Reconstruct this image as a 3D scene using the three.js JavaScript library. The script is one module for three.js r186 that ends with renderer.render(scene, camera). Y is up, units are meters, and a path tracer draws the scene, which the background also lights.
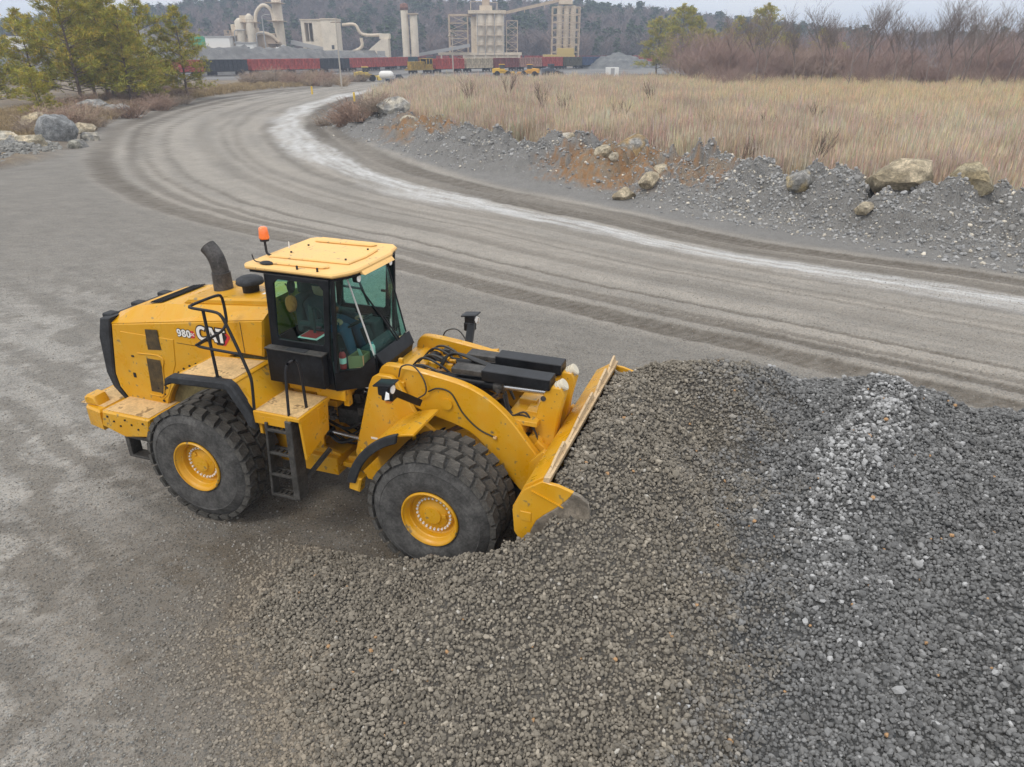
import * as THREE from 'three';
import { mergeGeometries, mergeVertices, toCreasedNormals } from 'three/addons/utils/BufferGeometryUtils.js';
import { RoundedBoxGeometry } from 'three/addons/geometries/RoundedBoxGeometry.js';
import { TextGeometry } from 'three/addons/geometries/TextGeometry.js';
import { FontLoader } from 'three/addons/loaders/FontLoader.js';
import { MarchingCubes } from 'three/addons/objects/MarchingCubes.js';
import { createNoise2D, createNoise3D } from 'simplex-noise';

// ---------- camera, sky, sun, exposure ----------
const scene = new THREE.Scene();
const camera = new THREE.PerspectiveCamera(2 * Math.atan(383.5 / 709) * 180 / Math.PI, 1024 / 767, 0.1, 6000);
camera.position.set(0, 6.349, 0);
camera.rotation.set(-0.4398, 0, 0);
const renderer = new THREE.WebGLRenderer({ antialias: true });
renderer.toneMapping = THREE.LinearToneMapping;
renderer.toneMappingExposure = 0.88;
renderer.shadowMap.enabled = true;

const rng = (seed) => () => { seed = (seed + 0x6d2b79f5) | 0; let t = Math.imul(seed ^ (seed >>> 15), 1 | seed); t = (t + Math.imul(t ^ (t >>> 7), 61 | t)) ^ t; return ((t ^ (t >>> 14)) >>> 0) / 4294967296; };
const N2 = createNoise2D(rng(11)), N2b = createNoise2D(rng(23)), N3 = createNoise3D(rng(37));
const fbm = (x, y, o = 4, f = N2) => { let s = 0, a = 0.5, n = 0; for (let i = 0; i < o; i++) { s += a * f(x, y); n += a; x = x * 2.03 + 7.1; y = y * 2.03 - 3.7; a *= 0.5; } return s / n; };
const clamp = (x, a = 0, b = 1) => Math.min(b, Math.max(a, x)), sst = (a, b, x) => { x = clamp((x - a) / (b - a)); return x * x * (3 - 2 * x); }, mix = (a, b, t) => a + (b - a) * t;
const mix3 = (a, b, t) => [mix(a[0], b[0], t), mix(a[1], b[1], t), mix(a[2], b[2], t)];

{ // overcast sky: pale blue-grey with thin cream cloud, brighter overhead
  const w = 512, h = 256, d = new Float32Array(w * h * 4);
  for (let j = 0; j < h; j++) for (let i = 0; i < w; i++) {
    const up = ((j + 0.5) / h - 0.5) * Math.PI, y = Math.max(0, Math.sin(up)), az = (i + 0.5) / w * 2 * Math.PI;
    const cx = Math.cos(az) * Math.cos(up), cz = Math.sin(az) * Math.cos(up), k = 1 / (y + 0.16);
    const c = sst(-0.35, 0.6, fbm(cx * k * 1.1, cz * k * 1.1, 4)) * 0.75;
    const base = mix3([0.92, 0.985, 1.08], [1.62, 1.68, 1.78], Math.pow(y, 0.8)), cl = mix3([1.04, 1.04, 1.045], [1.9, 1.9, 1.92], Math.pow(y, 0.8));
    const col = mix3(base, cl, c), o = (j * w + i) * 4;
    d[o] = col[0]; d[o + 1] = col[1]; d[o + 2] = col[2]; d[o + 3] = 1;
  }
  const t = new THREE.DataTexture(d, w, h, THREE.RGBAFormat, THREE.FloatType);
  t.mapping = THREE.EquirectangularReflectionMapping; t.magFilter = THREE.LinearFilter; t.needsUpdate = true;
  scene.background = t; scene.environment = t;
}
const sun = new THREE.DirectionalLight(new THREE.Color(1.0, 0.95, 0.87), 1.5);
sun.position.set(-22, 46, 16); sun.target.position.set(0, 0, -10);
sun.castShadow = true; sun.shadow.radius = 26; sun.shadow.mapSize.set(4096, 4096);
Object.assign(sun.shadow.camera, { left: -60, right: 60, top: 60, bottom: -60, near: 1, far: 200 });
scene.add(sun, sun.target);
scene.fog = new THREE.FogExp2(new THREE.Color(0.62, 0.71, 0.86), 0.0007);

// ---------- helpers ----------
const used = new Map();
const numbered = (name) => { const n = used.get(name) ?? 0; used.set(name, n + 1); return n ? name + '_' + String(n).padStart(3, '0') : name; };
const sh = (o) => { o.castShadow = true; o.receiveShadow = true; return o; };
function mesh(name, geo, mat, parent) {
  const m = sh(new THREE.Mesh(Array.isArray(geo) ? (geo.length > 1 ? merge(geo) : geo[0]) : geo, mat));
  if (parent) { m.name = name; parent.add(m); } else { m.name = numbered(name); scene.add(m); }
  return m;
}
function merge(list) {
  return mergeGeometries(list.map((g) => { let q = g.index ? g.toNonIndexed() : g; for (const k of Object.keys(q.attributes)) if (!['position', 'normal', 'uv'].includes(k)) q.deleteAttribute(k); if (!q.attributes.uv) q = boxUV(q); return q; }));
}
const tag = (o, label, category, group, kind) => { if (label) o.userData.label = label; if (category) o.userData.category = category; if (group) o.userData.group = group; if (kind) o.userData.kind = kind; return o; };
function group(name, label, category, grp, pos = [0, 0, 0], turn = 0) { const g = new THREE.Group(); g.name = numbered(name); g.position.set(...pos); g.rotation.y = turn; scene.add(g); return tag(g, label, category, grp); }
function copy(o, pos, turn = 0, label, grp, scale) { const c = o.clone(); c.name = numbered(o.name.replace(/_\d{3}$/, '')); c.userData = { ...o.userData }; scene.add(c); c.position.set(...pos); c.rotation.y = turn; if (scale) c.scale.set(...scale); if (label) c.userData.label = label; if (grp) c.userData.group = grp; return c; }
// uv in metres from the dominant axis of the normal
function boxUV(g) {
  g = g.index ? g.toNonIndexed() : g;
  if (!g.attributes.normal) g.computeVertexNormals();
  const p = g.attributes.position, uv = new Float32Array(p.count * 2), a = new THREE.Vector3(), b = new THREE.Vector3(), c = new THREE.Vector3();
  for (let i = 0; i < p.count; i += 3) {
    a.fromBufferAttribute(p, i); b.fromBufferAttribute(p, i + 1); c.fromBufferAttribute(p, i + 2);
    const n = b.clone().sub(a).cross(c.clone().sub(a)), ax = Math.abs(n.x), ay = Math.abs(n.y), az = Math.abs(n.z);
    for (let k = 0; k < 3; k++) { const q = [a, b, c][k], [u, v] = ax > ay && ax > az ? [q.z, q.y] : ay > az ? [q.x, q.z] : [q.x, q.y]; uv[(i + k) * 2] = u; uv[(i + k) * 2 + 1] = v; }
  }
  g.setAttribute('uv', new THREE.BufferAttribute(uv, 2));
  return g;
}
const crease = (g, a = 0.6) => toCreasedNormals(g, a);
// box from limits, with rounded edges
function bx(x0, x1, y0, y1, z0, z1, r = 0.012) {
  const w = x1 - x0, h = y1 - y0, d = z1 - z0; r = Math.min(r, w / 2.2, h / 2.2, d / 2.2);
  const g = r > 0 ? new RoundedBoxGeometry(w, h, d, 1, r) : new THREE.BoxGeometry(w, h, d);
  return boxUV(g.translate((x0 + x1) / 2, (y0 + y1) / 2, (z0 + z1) / 2));
}
const poly = (pts) => { const s = new THREE.Shape(); pts.forEach(([x, y], i) => i ? s.lineTo(x, y) : s.moveTo(x, y)); s.closePath(); return s; };
// side profile in x,y pushed from z0 to z1
function ext(pts, z0, z1, bev = 0.012, holes) {
  const s = Array.isArray(pts) ? poly(pts) : pts; if (holes) s.holes.push(...holes.map(poly));
  const d = z1 - z0, b = Math.min(bev, d / 2.5);
  return boxUV(crease(new THREE.ExtrudeGeometry(s, { depth: d - 2 * b, bevelEnabled: b > 0, bevelThickness: b, bevelSize: b, bevelOffset: -b, bevelSegments: 1, curveSegments: 16 }).translate(0, 0, z0 + b), 0.7));
}
// plan in x,z pushed from y0 to y1
const extY = (pts, y0, y1, bev = 0.01) => { const g = ext(pts.map(([x, z]) => [x, -z]), y0, y1, bev); g.rotateX(-Math.PI / 2); return boxUV(g); };
// profile in z,y pushed from x0 to x1
const extX = (pts, x0, x1, bev = 0.01) => { const g = ext(pts.map(([z, y]) => [-z, y]), x0, x1, bev); g.rotateY(Math.PI / 2); return boxUV(g); };
const V = (p) => new THREE.Vector3(...p);
function rod(a, b, r, r2 = r, n = 10) { const A = V(a), B = V(b), L = A.distanceTo(B); const g = new THREE.CylinderGeometry(r2, r, L, n).translate(0, L / 2, 0); g.applyQuaternion(new THREE.Quaternion().setFromUnitVectors(new THREE.Vector3(0, 1, 0), B.clone().sub(A).normalize())); return boxUV(g.translate(...a)); }
function bar(a, b, w, h) { const A = V(a), B = V(b), L = A.distanceTo(B); const g = new THREE.BoxGeometry(w, h, L).translate(0, 0, L / 2); const m = new THREE.Matrix4().lookAt(B, A, new THREE.Vector3(0, 1, 0.001)); g.applyMatrix4(m); return boxUV(g.translate(...a)); }
function tube(pts, r, seg = 6, n = 24, sharp) {
  let c; if (sharp) { c = new THREE.CurvePath(); for (let i = 0; i < pts.length - 1; i++) c.add(new THREE.LineCurve3(V(pts[i]), V(pts[i + 1]))); const q = []; for (let i = 0; i < pts.length; i++) { const P = V(pts[i]); if (i && i < pts.length - 1) { const a = V(pts[i - 1]).sub(P).setLength(sharp), b = V(pts[i + 1]).sub(P).setLength(sharp); q.push(P.clone().add(a), P.clone().add(a.multiplyScalar(0.3).add(b.clone().multiplyScalar(0.3))), P.clone().add(b)); } else q.push(P); } c = new THREE.CatmullRomCurve3(q, false, 'centripetal'); n = q.length * 4; } else c = new THREE.CatmullRomCurve3(pts.map(V), false, 'centripetal');
  return boxUV(new THREE.TubeGeometry(c, n, r, seg, false));
}
const disc = (x, y, z0, z1, r, n = 24) => boxUV(new THREE.CylinderGeometry(r, r, z1 - z0, n).rotateX(Math.PI / 2).translate(x, y, (z0 + z1) / 2));
const place = (g, [x, y, z] = [0, 0, 0], [rx, ry, rz] = [0, 0, 0]) => { g = g.clone(); if (rz) g.rotateZ(rz); if (rx) g.rotateX(rx); if (ry) g.rotateY(ry); return g.translate(x, y, z); };
const mirrorZ = (g) => { if (Array.isArray(g)) g = merge(g); g = (g.index ? g.toNonIndexed() : g.clone()); const p = g.attributes.position, n = g.attributes.normal; for (let i = 0; i < p.count; i++) { p.setZ(i, -p.getZ(i)); n.setZ(i, -n.getZ(i)); } for (const k of Object.keys(g.attributes)) { const a = g.attributes[k], s = a.itemSize; for (let i = 0; i < a.count; i += 3) for (let c = 0; c < s; c++) { const t = a.array[(i + 1) * s + c]; a.array[(i + 1) * s + c] = a.array[(i + 2) * s + c]; a.array[(i + 2) * s + c] = t; } } return g; };

// ---------- textures ----------
function grainTexture(size, paint) { // bytes, sRGB colour map painted by a function (u, v in 0..1)
  const d = new Uint8Array(size * size * 4);
  for (let j = 0; j < size; j++) for (let i = 0; i < size; i++) { const c = paint(i / size, j / size), o = (j * size + i) * 4; d[o] = c[0]; d[o + 1] = c[1]; d[o + 2] = c[2]; d[o + 3] = 255; }
  const t = new THREE.DataTexture(d, size, size); t.wrapS = t.wrapT = THREE.RepeatWrapping; t.magFilter = THREE.LinearFilter; t.needsUpdate = true; return t;
}
// periodic value noise with f cells to the tile
const lat2 = (i, j, k) => { let h = Math.imul(i + 374, 374761393) ^ Math.imul(j + 91, 668265263) ^ Math.imul(Math.round(k * 10) + 7, 974634777); h = Math.imul(h ^ (h >>> 13), 1274126177); return ((h ^ (h >>> 16)) >>> 0) / 2147483648 - 1; };
const tileN = (u, v, f, k = 0) => { const x = u * f, y = v * f, i = Math.floor(x), j = Math.floor(y), a = x - i, b = y - j, s = a * a * (3 - 2 * a), t = b * b * (3 - 2 * b), m = (q) => ((q % f) + f) % f; return mix(mix(lat2(m(i), m(j), k), lat2(m(i + 1), m(j), k), s), mix(lat2(m(i), m(j + 1), k), lat2(m(i + 1), m(j + 1), k), s), t); };
// compacted stone chips: many small stones stamped on a tile of 5 m
function chipTexture(size, count, rmin, rmax, base, lo, hi, seed) {
  const R = rng(seed), d = new Uint8Array(size * size * 4), hgt = new Uint8Array(size * size * 4);
  for (let i = 0; i < size * size; i++) { const n = base + (R() - 0.5) * 26; d[i * 4] = d[i * 4 + 1] = d[i * 4 + 2] = n; d[i * 4 + 3] = 255; hgt[i * 4] = hgt[i * 4 + 1] = hgt[i * 4 + 2] = 70 + (R() - 0.5) * 40; hgt[i * 4 + 3] = 255; }
  for (let s = 0; s < count; s++) {
    const r = rmin + (rmax - rmin) * Math.pow(R(), 3), cx = R() * size, cy = R() * size, e = 0.6 + R() * 0.4, an = R() * Math.PI, ca = Math.cos(an), sa = Math.sin(an), tone = lo + (hi - lo) * R(), w = (R() - 0.5) * 14, q = 0.5 + R() * 0.5;
    for (let y = -Math.ceil(r); y <= r; y++) for (let x = -Math.ceil(r); x <= r; x++) {
      const a = (x * ca + y * sa) / r, b = (-x * sa + y * ca) / (r * e), m = Math.max(a * a + b * b, Math.abs(a + b) * 0.8);
      if (m > 1) continue;
      const o = (((Math.floor(cy + y) + size) % size) * size + ((Math.floor(cx + x) + size) % size)) * 4;
      d[o] = clamp(tone + w, 0, 255); d[o + 1] = clamp(tone, 0, 255); d[o + 2] = clamp(tone - w, 0, 255);
      hgt[o] = hgt[o + 1] = hgt[o + 2] = clamp(90 + 150 * q * Math.sqrt(1 - m * 0.8), 0, 255);
    }
  }
  const mk = (a, srgb) => { const t = new THREE.DataTexture(a, size, size); t.wrapS = t.wrapT = THREE.RepeatWrapping; t.magFilter = THREE.LinearFilter; if (srgb) t.colorSpace = THREE.SRGBColorSpace; t.needsUpdate = true; return t; };
  return [mk(d, true), mk(hgt)];
}
const [chipMap, chipBump] = chipTexture(2048, 80000, 1.0, 8, 222, 160, 250, 5);
const groundMat = new THREE.MeshStandardMaterial({ map: chipMap, bumpMap: chipBump, bumpScale: 0.012, vertexColors: true, roughness: 1, metalness: 0 });
const std = (c, o = {}) => new THREE.MeshStandardMaterial({ color: Array.isArray(c) ? new THREE.Color().setRGB(...c) : c, roughness: 0.8, metalness: 0, ...o });

// ---------- terrain ----------
const LX = -2.2818, LZ = -9.4838, LA = 0.3493, LC = Math.cos(LA), LS = Math.sin(LA);
const toLocal = (x, z) => [(x - LX) * LC + (z - LZ) * LS, -(x - LX) * LS + (z - LZ) * LC];
const roadIn = [[-19.5, -162.9], [-24.5, -134.0], [-25.3, -108.9], [-23.9, -85.5], [-20.5, -70.2], [-15.7, -56.0], [-11.0, -45.6], [-5.7, -37.1], [-1.5, -32.7], [2.0, -29.3], [6.6, -24.5], [10.8, -21.4], [14.0, -19.0], [16.7, -16.6], [22, -11.5], [30, -3]];
const roadOut = [[-31.5, -173.5], [-35.3, -149.1], [-40.3, -127.5], [-41.3, -102.5], [-36.2, -73.2], [-29.5, -54.8], [-24.4, -44.8], [-18.6, -36.2], [-12.5, -29.9], [-6.6, -25.5], [-0.4, -20.5], [4.3, -17.0], [7.7, -14.5], [10.6, -12.2], [16, -7], [24, 1]];
const toe = [[-19.1, -179.4], [-22.4, -141.1], [-22.6, -113.6], [-20.6, -88.4], [-18.2, -73.2], [-13.7, -59.4], [-9.4, -50.8], [-4.8, -42.8], [-0.1, -38.3], [3.8, -34.9], [8.7, -29.9], [12.8, -25.9], [16.0, -22.2], [18.7, -19.0], [24, -14], [32, -5]];
const c3 = (a) => new THREE.CatmullRomCurve3(a.map(([x, z]) => new THREE.Vector3(x, 0, z)), false, 'centripetal');
// lookup of (s along the road in metres, u across: 0 inner, 1 outer) on a grid
const G0 = [-60, -180], GC = 0.3, GW = 320, GH = 620, gS = new Float32Array(GW * GH).fill(NaN), gU = new Float32Array(GW * GH);
{
  const A = c3(roadIn), B = c3(roadOut), n = 2600; let s = 0, pm = null;
  for (let i = 0; i <= n; i++) {
    const a = A.getPoint(i / n), b = B.getPoint(i / n), m = a.clone().lerp(b, 0.5); if (pm) s += m.distanceTo(pm); pm = m;
    const L = a.distanceTo(b), st = 0.14 / L;
    for (let u = -0.75; u < 1.5; u += st) { const x = mix(a.x, b.x, u), z = mix(a.z, b.z, u), ix = Math.floor((x - G0[0]) / GC), iz = Math.floor((z - G0[1]) / GC); if (ix >= 0 && iz >= 0 && ix < GW && iz < GH) { const o = iz * GW + ix; if (Number.isNaN(gS[o]) || Math.abs(u - 0.5) < Math.abs(gU[o] - 0.5)) { gS[o] = s; gU[o] = u; } } }
  }
}
function roadAt(x, z) {
  const fx = (x - G0[0]) / GC - 0.5, fz = (z - G0[1]) / GC - 0.5, ix = Math.floor(fx), iz = Math.floor(fz);
  if (ix < 0 || iz < 0 || ix >= GW - 1 || iz >= GH - 1) return null;
  const o = iz * GW + ix, a = fx - ix, b = fz - iz; let s = 0, u = 0;
  for (const [k, w] of [[o, (1 - a) * (1 - b)], [o + 1, a * (1 - b)], [o + GW, (1 - a) * b], [o + GW + 1, a * b]]) { if (Number.isNaN(gS[k])) return null; s += gS[k] * w; u += gU[k] * w; }
  return [s, u];
}
const sampled = (a, n) => c3(a).getPoints(n).map((p) => [p.x, p.z]);
const toeP = sampled(toe, 90);
const crest = [[-19.8, 0.5, -70.4], [-16.3, 0.75, -74.3], [-7.5, 1.3, -61.8], [-3.1, 1.25, -55.0], [0.5, 1.3, -47.8], [5.3, 1.4, -45.2], [7.5, 1.3, -40.4], [9.8, 1.5, -38.4], [10.8, 1.2, -34.7], [12.2, 1.2, -31.8], [13.3, 1.5, -30.5], [14.0, 1.2, -28.3], [16.2, 1.2, -27.3], [18.9, 1.5, -26.7], [21.7, 1.5, -23.1], [28, 1.5, -15], [36, 1.5, -6]];
const crestP = new THREE.CatmullRomCurve3(crest.map(V), false, 'centripetal').getPoints(110);
function nearOn(P, x, z, get) { let best = 1e9, bi = 0, bt = 0; for (let i = 0; i < P.length - 1; i++) { const [ax, az] = get(P[i]), [cx, cz] = get(P[i + 1]), dx = cx - ax, dz = cz - az, t = clamp(((x - ax) * dx + (z - az) * dz) / (dx * dx + dz * dz)), ex = x - ax - dx * t, ez = z - az - dz * t, d = ex * ex + ez * ez; if (d < best) { best = d; bi = i; bt = (dx * ez - dz * ex); } } return [Math.sqrt(best), bi, Math.sign(bt)]; }
function bermH(x, z) {
  if (x < -26 || x > 45 || z < -82 || z > 5) return 0;
  const [d, i] = nearOn(crestP, x, z, (p) => [p.x, p.z]); if (d > 11) return 0;
  const [td, , ts] = nearOn(toeP, x, z, (p) => p); if (ts > 0) return 0;
  const [ct] = nearOn(toeP, crestP[i].x, crestP[i].z, (p) => p), front = td < ct && d < ct + 1.5;
  const h = crestP[i].y * 1.22, k = front ? td / (td + d * 0.95) : 1 - d / (2.6 + 0.8 * N2(x * 0.2 + 4, z * 0.2)); if (k <= 0) return 0;
  const n = 0.62 * fbm(x * 0.3, z * 0.3, 4) + 0.24 * N2b(x * 0.8, z * 0.8) + 0.08 * N2(x * 2.1, z * 2.1);
  return Math.max(0, h * sst(-0.05, 1.0, k) * (1 + n * 0.8) + n * 0.4 * sst(0, 0.4, k));
}
const ridges = [
  { id: 0, k: 0.78, p: [[0.8, -6.82, 1.74], [1.08, -7.7, 2.04], [1.42, -8.7, 2.06], [1.9, -9.75, 1.98], [3.25, -9.9, 2.02], [4.0, -10.2, 1.78]] },
  { id: 0, k: 0.56, p: [[1.15, -6.7, 1.45], [1.4, -5.0, 0.72], [1.3, -3.2, 0.5]] },
  { id: 0, k: 0.2, p: [[-2.0, -6.9, 0.24], [-0.9, -6.7, 0.28], [0.0, -6.3, 0.5], [0.5, -5.2, 0.5]] },
  { id: 1, k: 0.5, p: [[5.6, -9.5, 1.86], [4.6, -8.0, 1.66], [3.9, -6.5, 1.22], [3.4, -5.0, 0.92], [3.2, -3.0, 0.7]] },
  { id: 2, k: 0.48, p: [[7.5, -8.7, 1.66], [6.3, -6.5, 1.5], [5.6, -4.5, 1.2], [5.2, -2.0, 1.0]] },
];
function pileAt(x, z) { // [height, which pile]
  if (x < -5 || x > 14 || z < -15 || z > 1) return [0, -1, -1];
  let H = 0, id = -1, top = -1;
  const wob = 0.14 * fbm(x * 0.7, z * 0.7, 3) + 0.05 * N2b(x * 2.6, z * 2.6);
  for (const r of ridges) {
    let b = -9;
    for (let i = 0; i < r.p.length - 1; i++) { const [ax, az, ah] = r.p[i], [cx, cz, ch] = r.p[i + 1], dx = cx - ax, dz = cz - az, t = clamp(((x - ax) * dx + (z - az) * dz) / (dx * dx + dz * dz)), d = Math.hypot(x - ax - dx * t, z - az - dz * t); const hh = ah + (ch - ah) * t - r.k * (Math.sqrt(d * d + 0.06) - 0.245); if (hh > b) b = hh; }
    if (b > top) { top = b; id = r.id; }
    const k = 0.18, q = clamp(0.5 + 0.5 * (b - H) / k); H = mix(H, b, q) + k * q * (1 - q);
  }
  let raw = H + wob * sst(0, 0.5, H) - 0.045 + (H < 0.001 ? Math.max(-1, top) : 0); H = Math.max(0, raw);
  const [X, Z] = toLocal(x, z);
  if (X > 3.4 && X < 4.6 && Math.abs(Z) < 1.69) { const f = 1.93 - Math.max(0, X - 3.8) * 0.9 - Math.max(0, Math.abs(Z) - 1.5) * 0.7 + wob * 0.5; if (f > H) { H = f; id = 0; } }
  // space cleared by the loader and the back of its bucket
  if (X < 3.5) {
    const side = Z > 0 ? Z - 1.5 : X > 3.3 ? (-Z - 1.76) : -1, front = X - 3.42;
    const lim = Math.max(side * (Z > 0 ? 2.2 : 1.35), Math.abs(Z) < 1.74 ? front * 30 : -1, X > 3.0 && Z > 0 ? (Z - 1.76) * 9 : -1);
    H = Math.min(H, Math.max(0, lim));
  }
  return [H, H > 0.02 ? id : -1, raw];
}
const yardC = [0.27, 0.247, 0.214], paleC = [0.56, 0.53, 0.48], brownC = [0.155, 0.127, 0.094], roadC = [0.42, 0.38, 0.325], trackC = [0.118, 0.096, 0.071], whiteC = [0.72, 0.71, 0.69], dirtC = [0.21, 0.165, 0.12], marshC = [0.26, 0.2, 0.14], orangeC = [0.36, 0.19, 0.075], rockC = [0.25, 0.238, 0.22], strawC = [0.33, 0.26, 0.17];
const bands = [[1.03, 0.06, 1], [0.9, 0.028, 0.9], [0.835, 0.018, 0.7], [0.72, 0.013, 0.75], [0.52, 0.03, 0.45], [0.43, 0.013, 0.5], [0.34, 0.025, 0.4], [0.17, 0.03, 0.45], [-0.13, 0.06, 1], [-0.26, 0.06, 0.95]];
function ground(x, z) { // [height, r, g, b, class]
  let y = 0.03 * N2(x * 0.13, z * 0.13) + 0.012 * N2b(x * 0.9, z * 0.9), cls = 'yard', c = yardC;
  const near = z > -60;
  const big = fbm(x * 0.045 + 3, z * 0.045, 4), med = fbm(x * 0.4, z * 0.55, 4), fine = near ? fbm(x * 2.1, z * 2.1, 3, N2b) : 0;
  // pale fines, a darker brown zone around the loader and darker chippings in ragged patches, dragged one way by the wheels
  const du = x * 0.8 + z * 0.6, dv = -x * 0.6 + z * 0.8, wx = 0.8 * N2b(x * 0.35, z * 0.35), grit = near ? N2(x * 5.3, z * 5.3) * 0.6 + N2b(x * 11, z * 11) * 0.4 : 0;
  const drag = fbm(du * 0.28 + wx, dv * 0.95, 5), dx = x + 6.2, dz = z + 6.2;
  const paleArea = 1.25 * Math.exp(-(dx * dx / 9 + dz * dz / 26)) + 0.5 * Math.exp(-((x + 13) * (x + 13) / 40 + (z + 15) * (z + 15) / 30)) + 0.22 * sst(0.0, 0.6, big);
  c = mix3(c, paleC, clamp(paleArea * sst(-0.18, 0.16, drag + 0.22 * grit + 0.12 * fine)));
  const lx = x + 2.2, lz = z + 7.6, br = Math.exp(-(lx * lx / 24 + lz * lz / 13));
  c = mix3(c, brownC, clamp(br * 1.35 * (0.68 + 0.5 * drag + 0.25 * grit)));
  c = mix3(c, [0.2, 0.185, 0.163], 0.4 * sst(-0.05, 0.45, fbm(du * 0.35 + 9, dv * 2.2, 5, N2b) + 0.25 * grit));
  c = c.map((q) => q * (1 + 0.14 * grit));
  const R = roadAt(x, z);
  if (R) {
    const [s, u0] = R, u = u0 + 0.012 * N2(s * 0.05, 1) + 0.006 * N2(s * 0.21, 5);
    const on = sst(1.16, 1.06, u) * sst(-0.46, -0.36, u);
    if (u < 1.1 && u > -0.42) cls = 'road';
    let rc = mix3(roadC, [0.345, 0.315, 0.272], sst(-0.3, 0.5, fbm(s * 0.05, u * 5, 3)));
    let tr = 0, rut = 0;
    for (const [u0b, w, a] of bands) { const ub = u0b + 0.02 * N2(s * 0.022, u0b * 31) + 0.005 * N2(s * 0.1, u0b * 17), e = Math.abs(u - ub) / w + 0.07 * N2b(s * 0.6, u * 40), q = sst(1.25, 0.8, e) * a * clamp(0.9 + 0.45 * N2b(s * 0.03, u0b * 13)) ; tr = Math.max(tr, near ? q * (0.9 + 0.1 * Math.sin(s * 25 + Math.abs(u - ub) / w * 3)) : q); rut += q * 0.025; }
    tr = clamp(tr + 0.2 * Math.max(0, N2(s * 0.02, u * 26)) + 0.12 * N2b(s * 0.03, u * 70));
    rc = mix3(rc, trackC, clamp(tr * (0.85 + 0.3 * fine)));
    const ww = 0.075 + 0.05 * sst(-0.2, 0.7, N2(s * 0.04, 3)), far = sst(40, 95, s);
    let wh = sst(1.25, 0.45, Math.abs(u - 0.01 - 0.03 * N2(s * 0.018, 8)) / ww + 0.25 * N2b(s * 0.4, u * 30)) * clamp(0.62 + 0.55 * N2b(s * 0.11, u * 24) + 0.35 * N2(s * 0.6, u * 60));
    wh += 0.5 * Math.exp(-Math.pow((u - 0.13) / 0.05, 2)) * clamp(N2(s * 0.05, 21) + 0.5 * N2b(s * 0.3, u * 50));
    rc = mix3(rc, whiteC, clamp(wh * 0.95));
    y = mix(y, y * 0.5 - rut + 0.01 * N2(s * 0.3, u * 40), on);
    c = mix3(c, rc, on);
    if (u < -0.33) { const v = sst(-0.33, -0.45, u); c = mix3(c, rockC, v); }
    if (u > 1.1) { const side = z < -52 ? sst(1.1, 1.3, u) : 0; c = mix3(c, dirtC, side * 0.8); }
  }
  // marsh and verges
  const [td, ti, ts] = z < 6 && z > -185 && x > -30 ? nearOn(toeP, x, z, (p) => p) : [99, 0, 0];
  if (td < 98 && ts < 0 && td > 3) { const m = sst(3, 8, td); c = mix3(c, marshC, m); y -= 0.5 * m; if (td > 3.5) cls = 'marsh'; }
  if (td > 98 && x > 25) { c = marshC; cls = 'marsh'; y -= 0.4; }
  if (z < -165) { const f = sst(-165, -178, z); c = mix3(c, mix3([0.27, 0.26, 0.245], [0.2, 0.18, 0.16], sst(-0.2, 0.4, big)), f); y *= 1 - f; cls = 'yard'; }
  if (x < -30 && z > -170) { // wooded bank on the left
    const e = R ? R[1] : 9, b = R ? sst(1.12, 1.45, e) : sst(-34, -46, x); const lim = z < -38 ? b : 0; if (lim > 0.02) { c = mix3(c, mix3(dirtC, strawC, sst(-0.1, 0.5, med)), lim); y += lim * (0.35 + 0.25 * med); if (lim > 0.3) cls = 'bank'; }
  }
  const bh = bermH(x, z);
  if (bh > 0.02) {
    const q1 = Math.hypot((x - 5.6) / 3.6, (z + 39.5) / 5), q2 = Math.hypot((x + 6.5) / 4, (z + 59) / 6), q3 = Math.hypot((x - 9.2) / 1.6, (z + 35) / 2.5), o = clamp(sst(1.15, 0.6, q1 + 0.5 * fine + 0.35 * med) + sst(1.1, 0.6, q2 + 0.5 * med) + 0.7 * sst(1, 0.6, q3 + 0.4 * fine)) * sst(0.05, 0.3, bh);
    const rk = mix3(rockC, [0.23, 0.22, 0.205], sst(-0.3, 0.4, med));
    const bc = mix3(rk, mix3(orangeC, [0.27, 0.2, 0.125], sst(-0.3, 0.3, fine + 0.4 * med)), o * 0.9);
    c = mix3(c, bc, sst(0.02, 0.2, bh)); y += bh; if (bh > 0.16) cls = 'berm';
  }
  const [ph, id] = pileAt(x, z);
  if (ph > 0) { const pc = id === 0 ? [0.13, 0.116, 0.098] : [0.1, 0.1, 0.098]; c = mix3(c, pc, sst(0.0, 0.1, ph)); y += ph; if (ph > 0.07) cls = 'pile' + id; }
  const v = 1 + 0.10 * med + 0.10 * fine;
  return [y, c[0] * v, c[1] * v, c[2] * v, cls];
}
const H = (x, z) => ground(x, z)[0];
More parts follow.
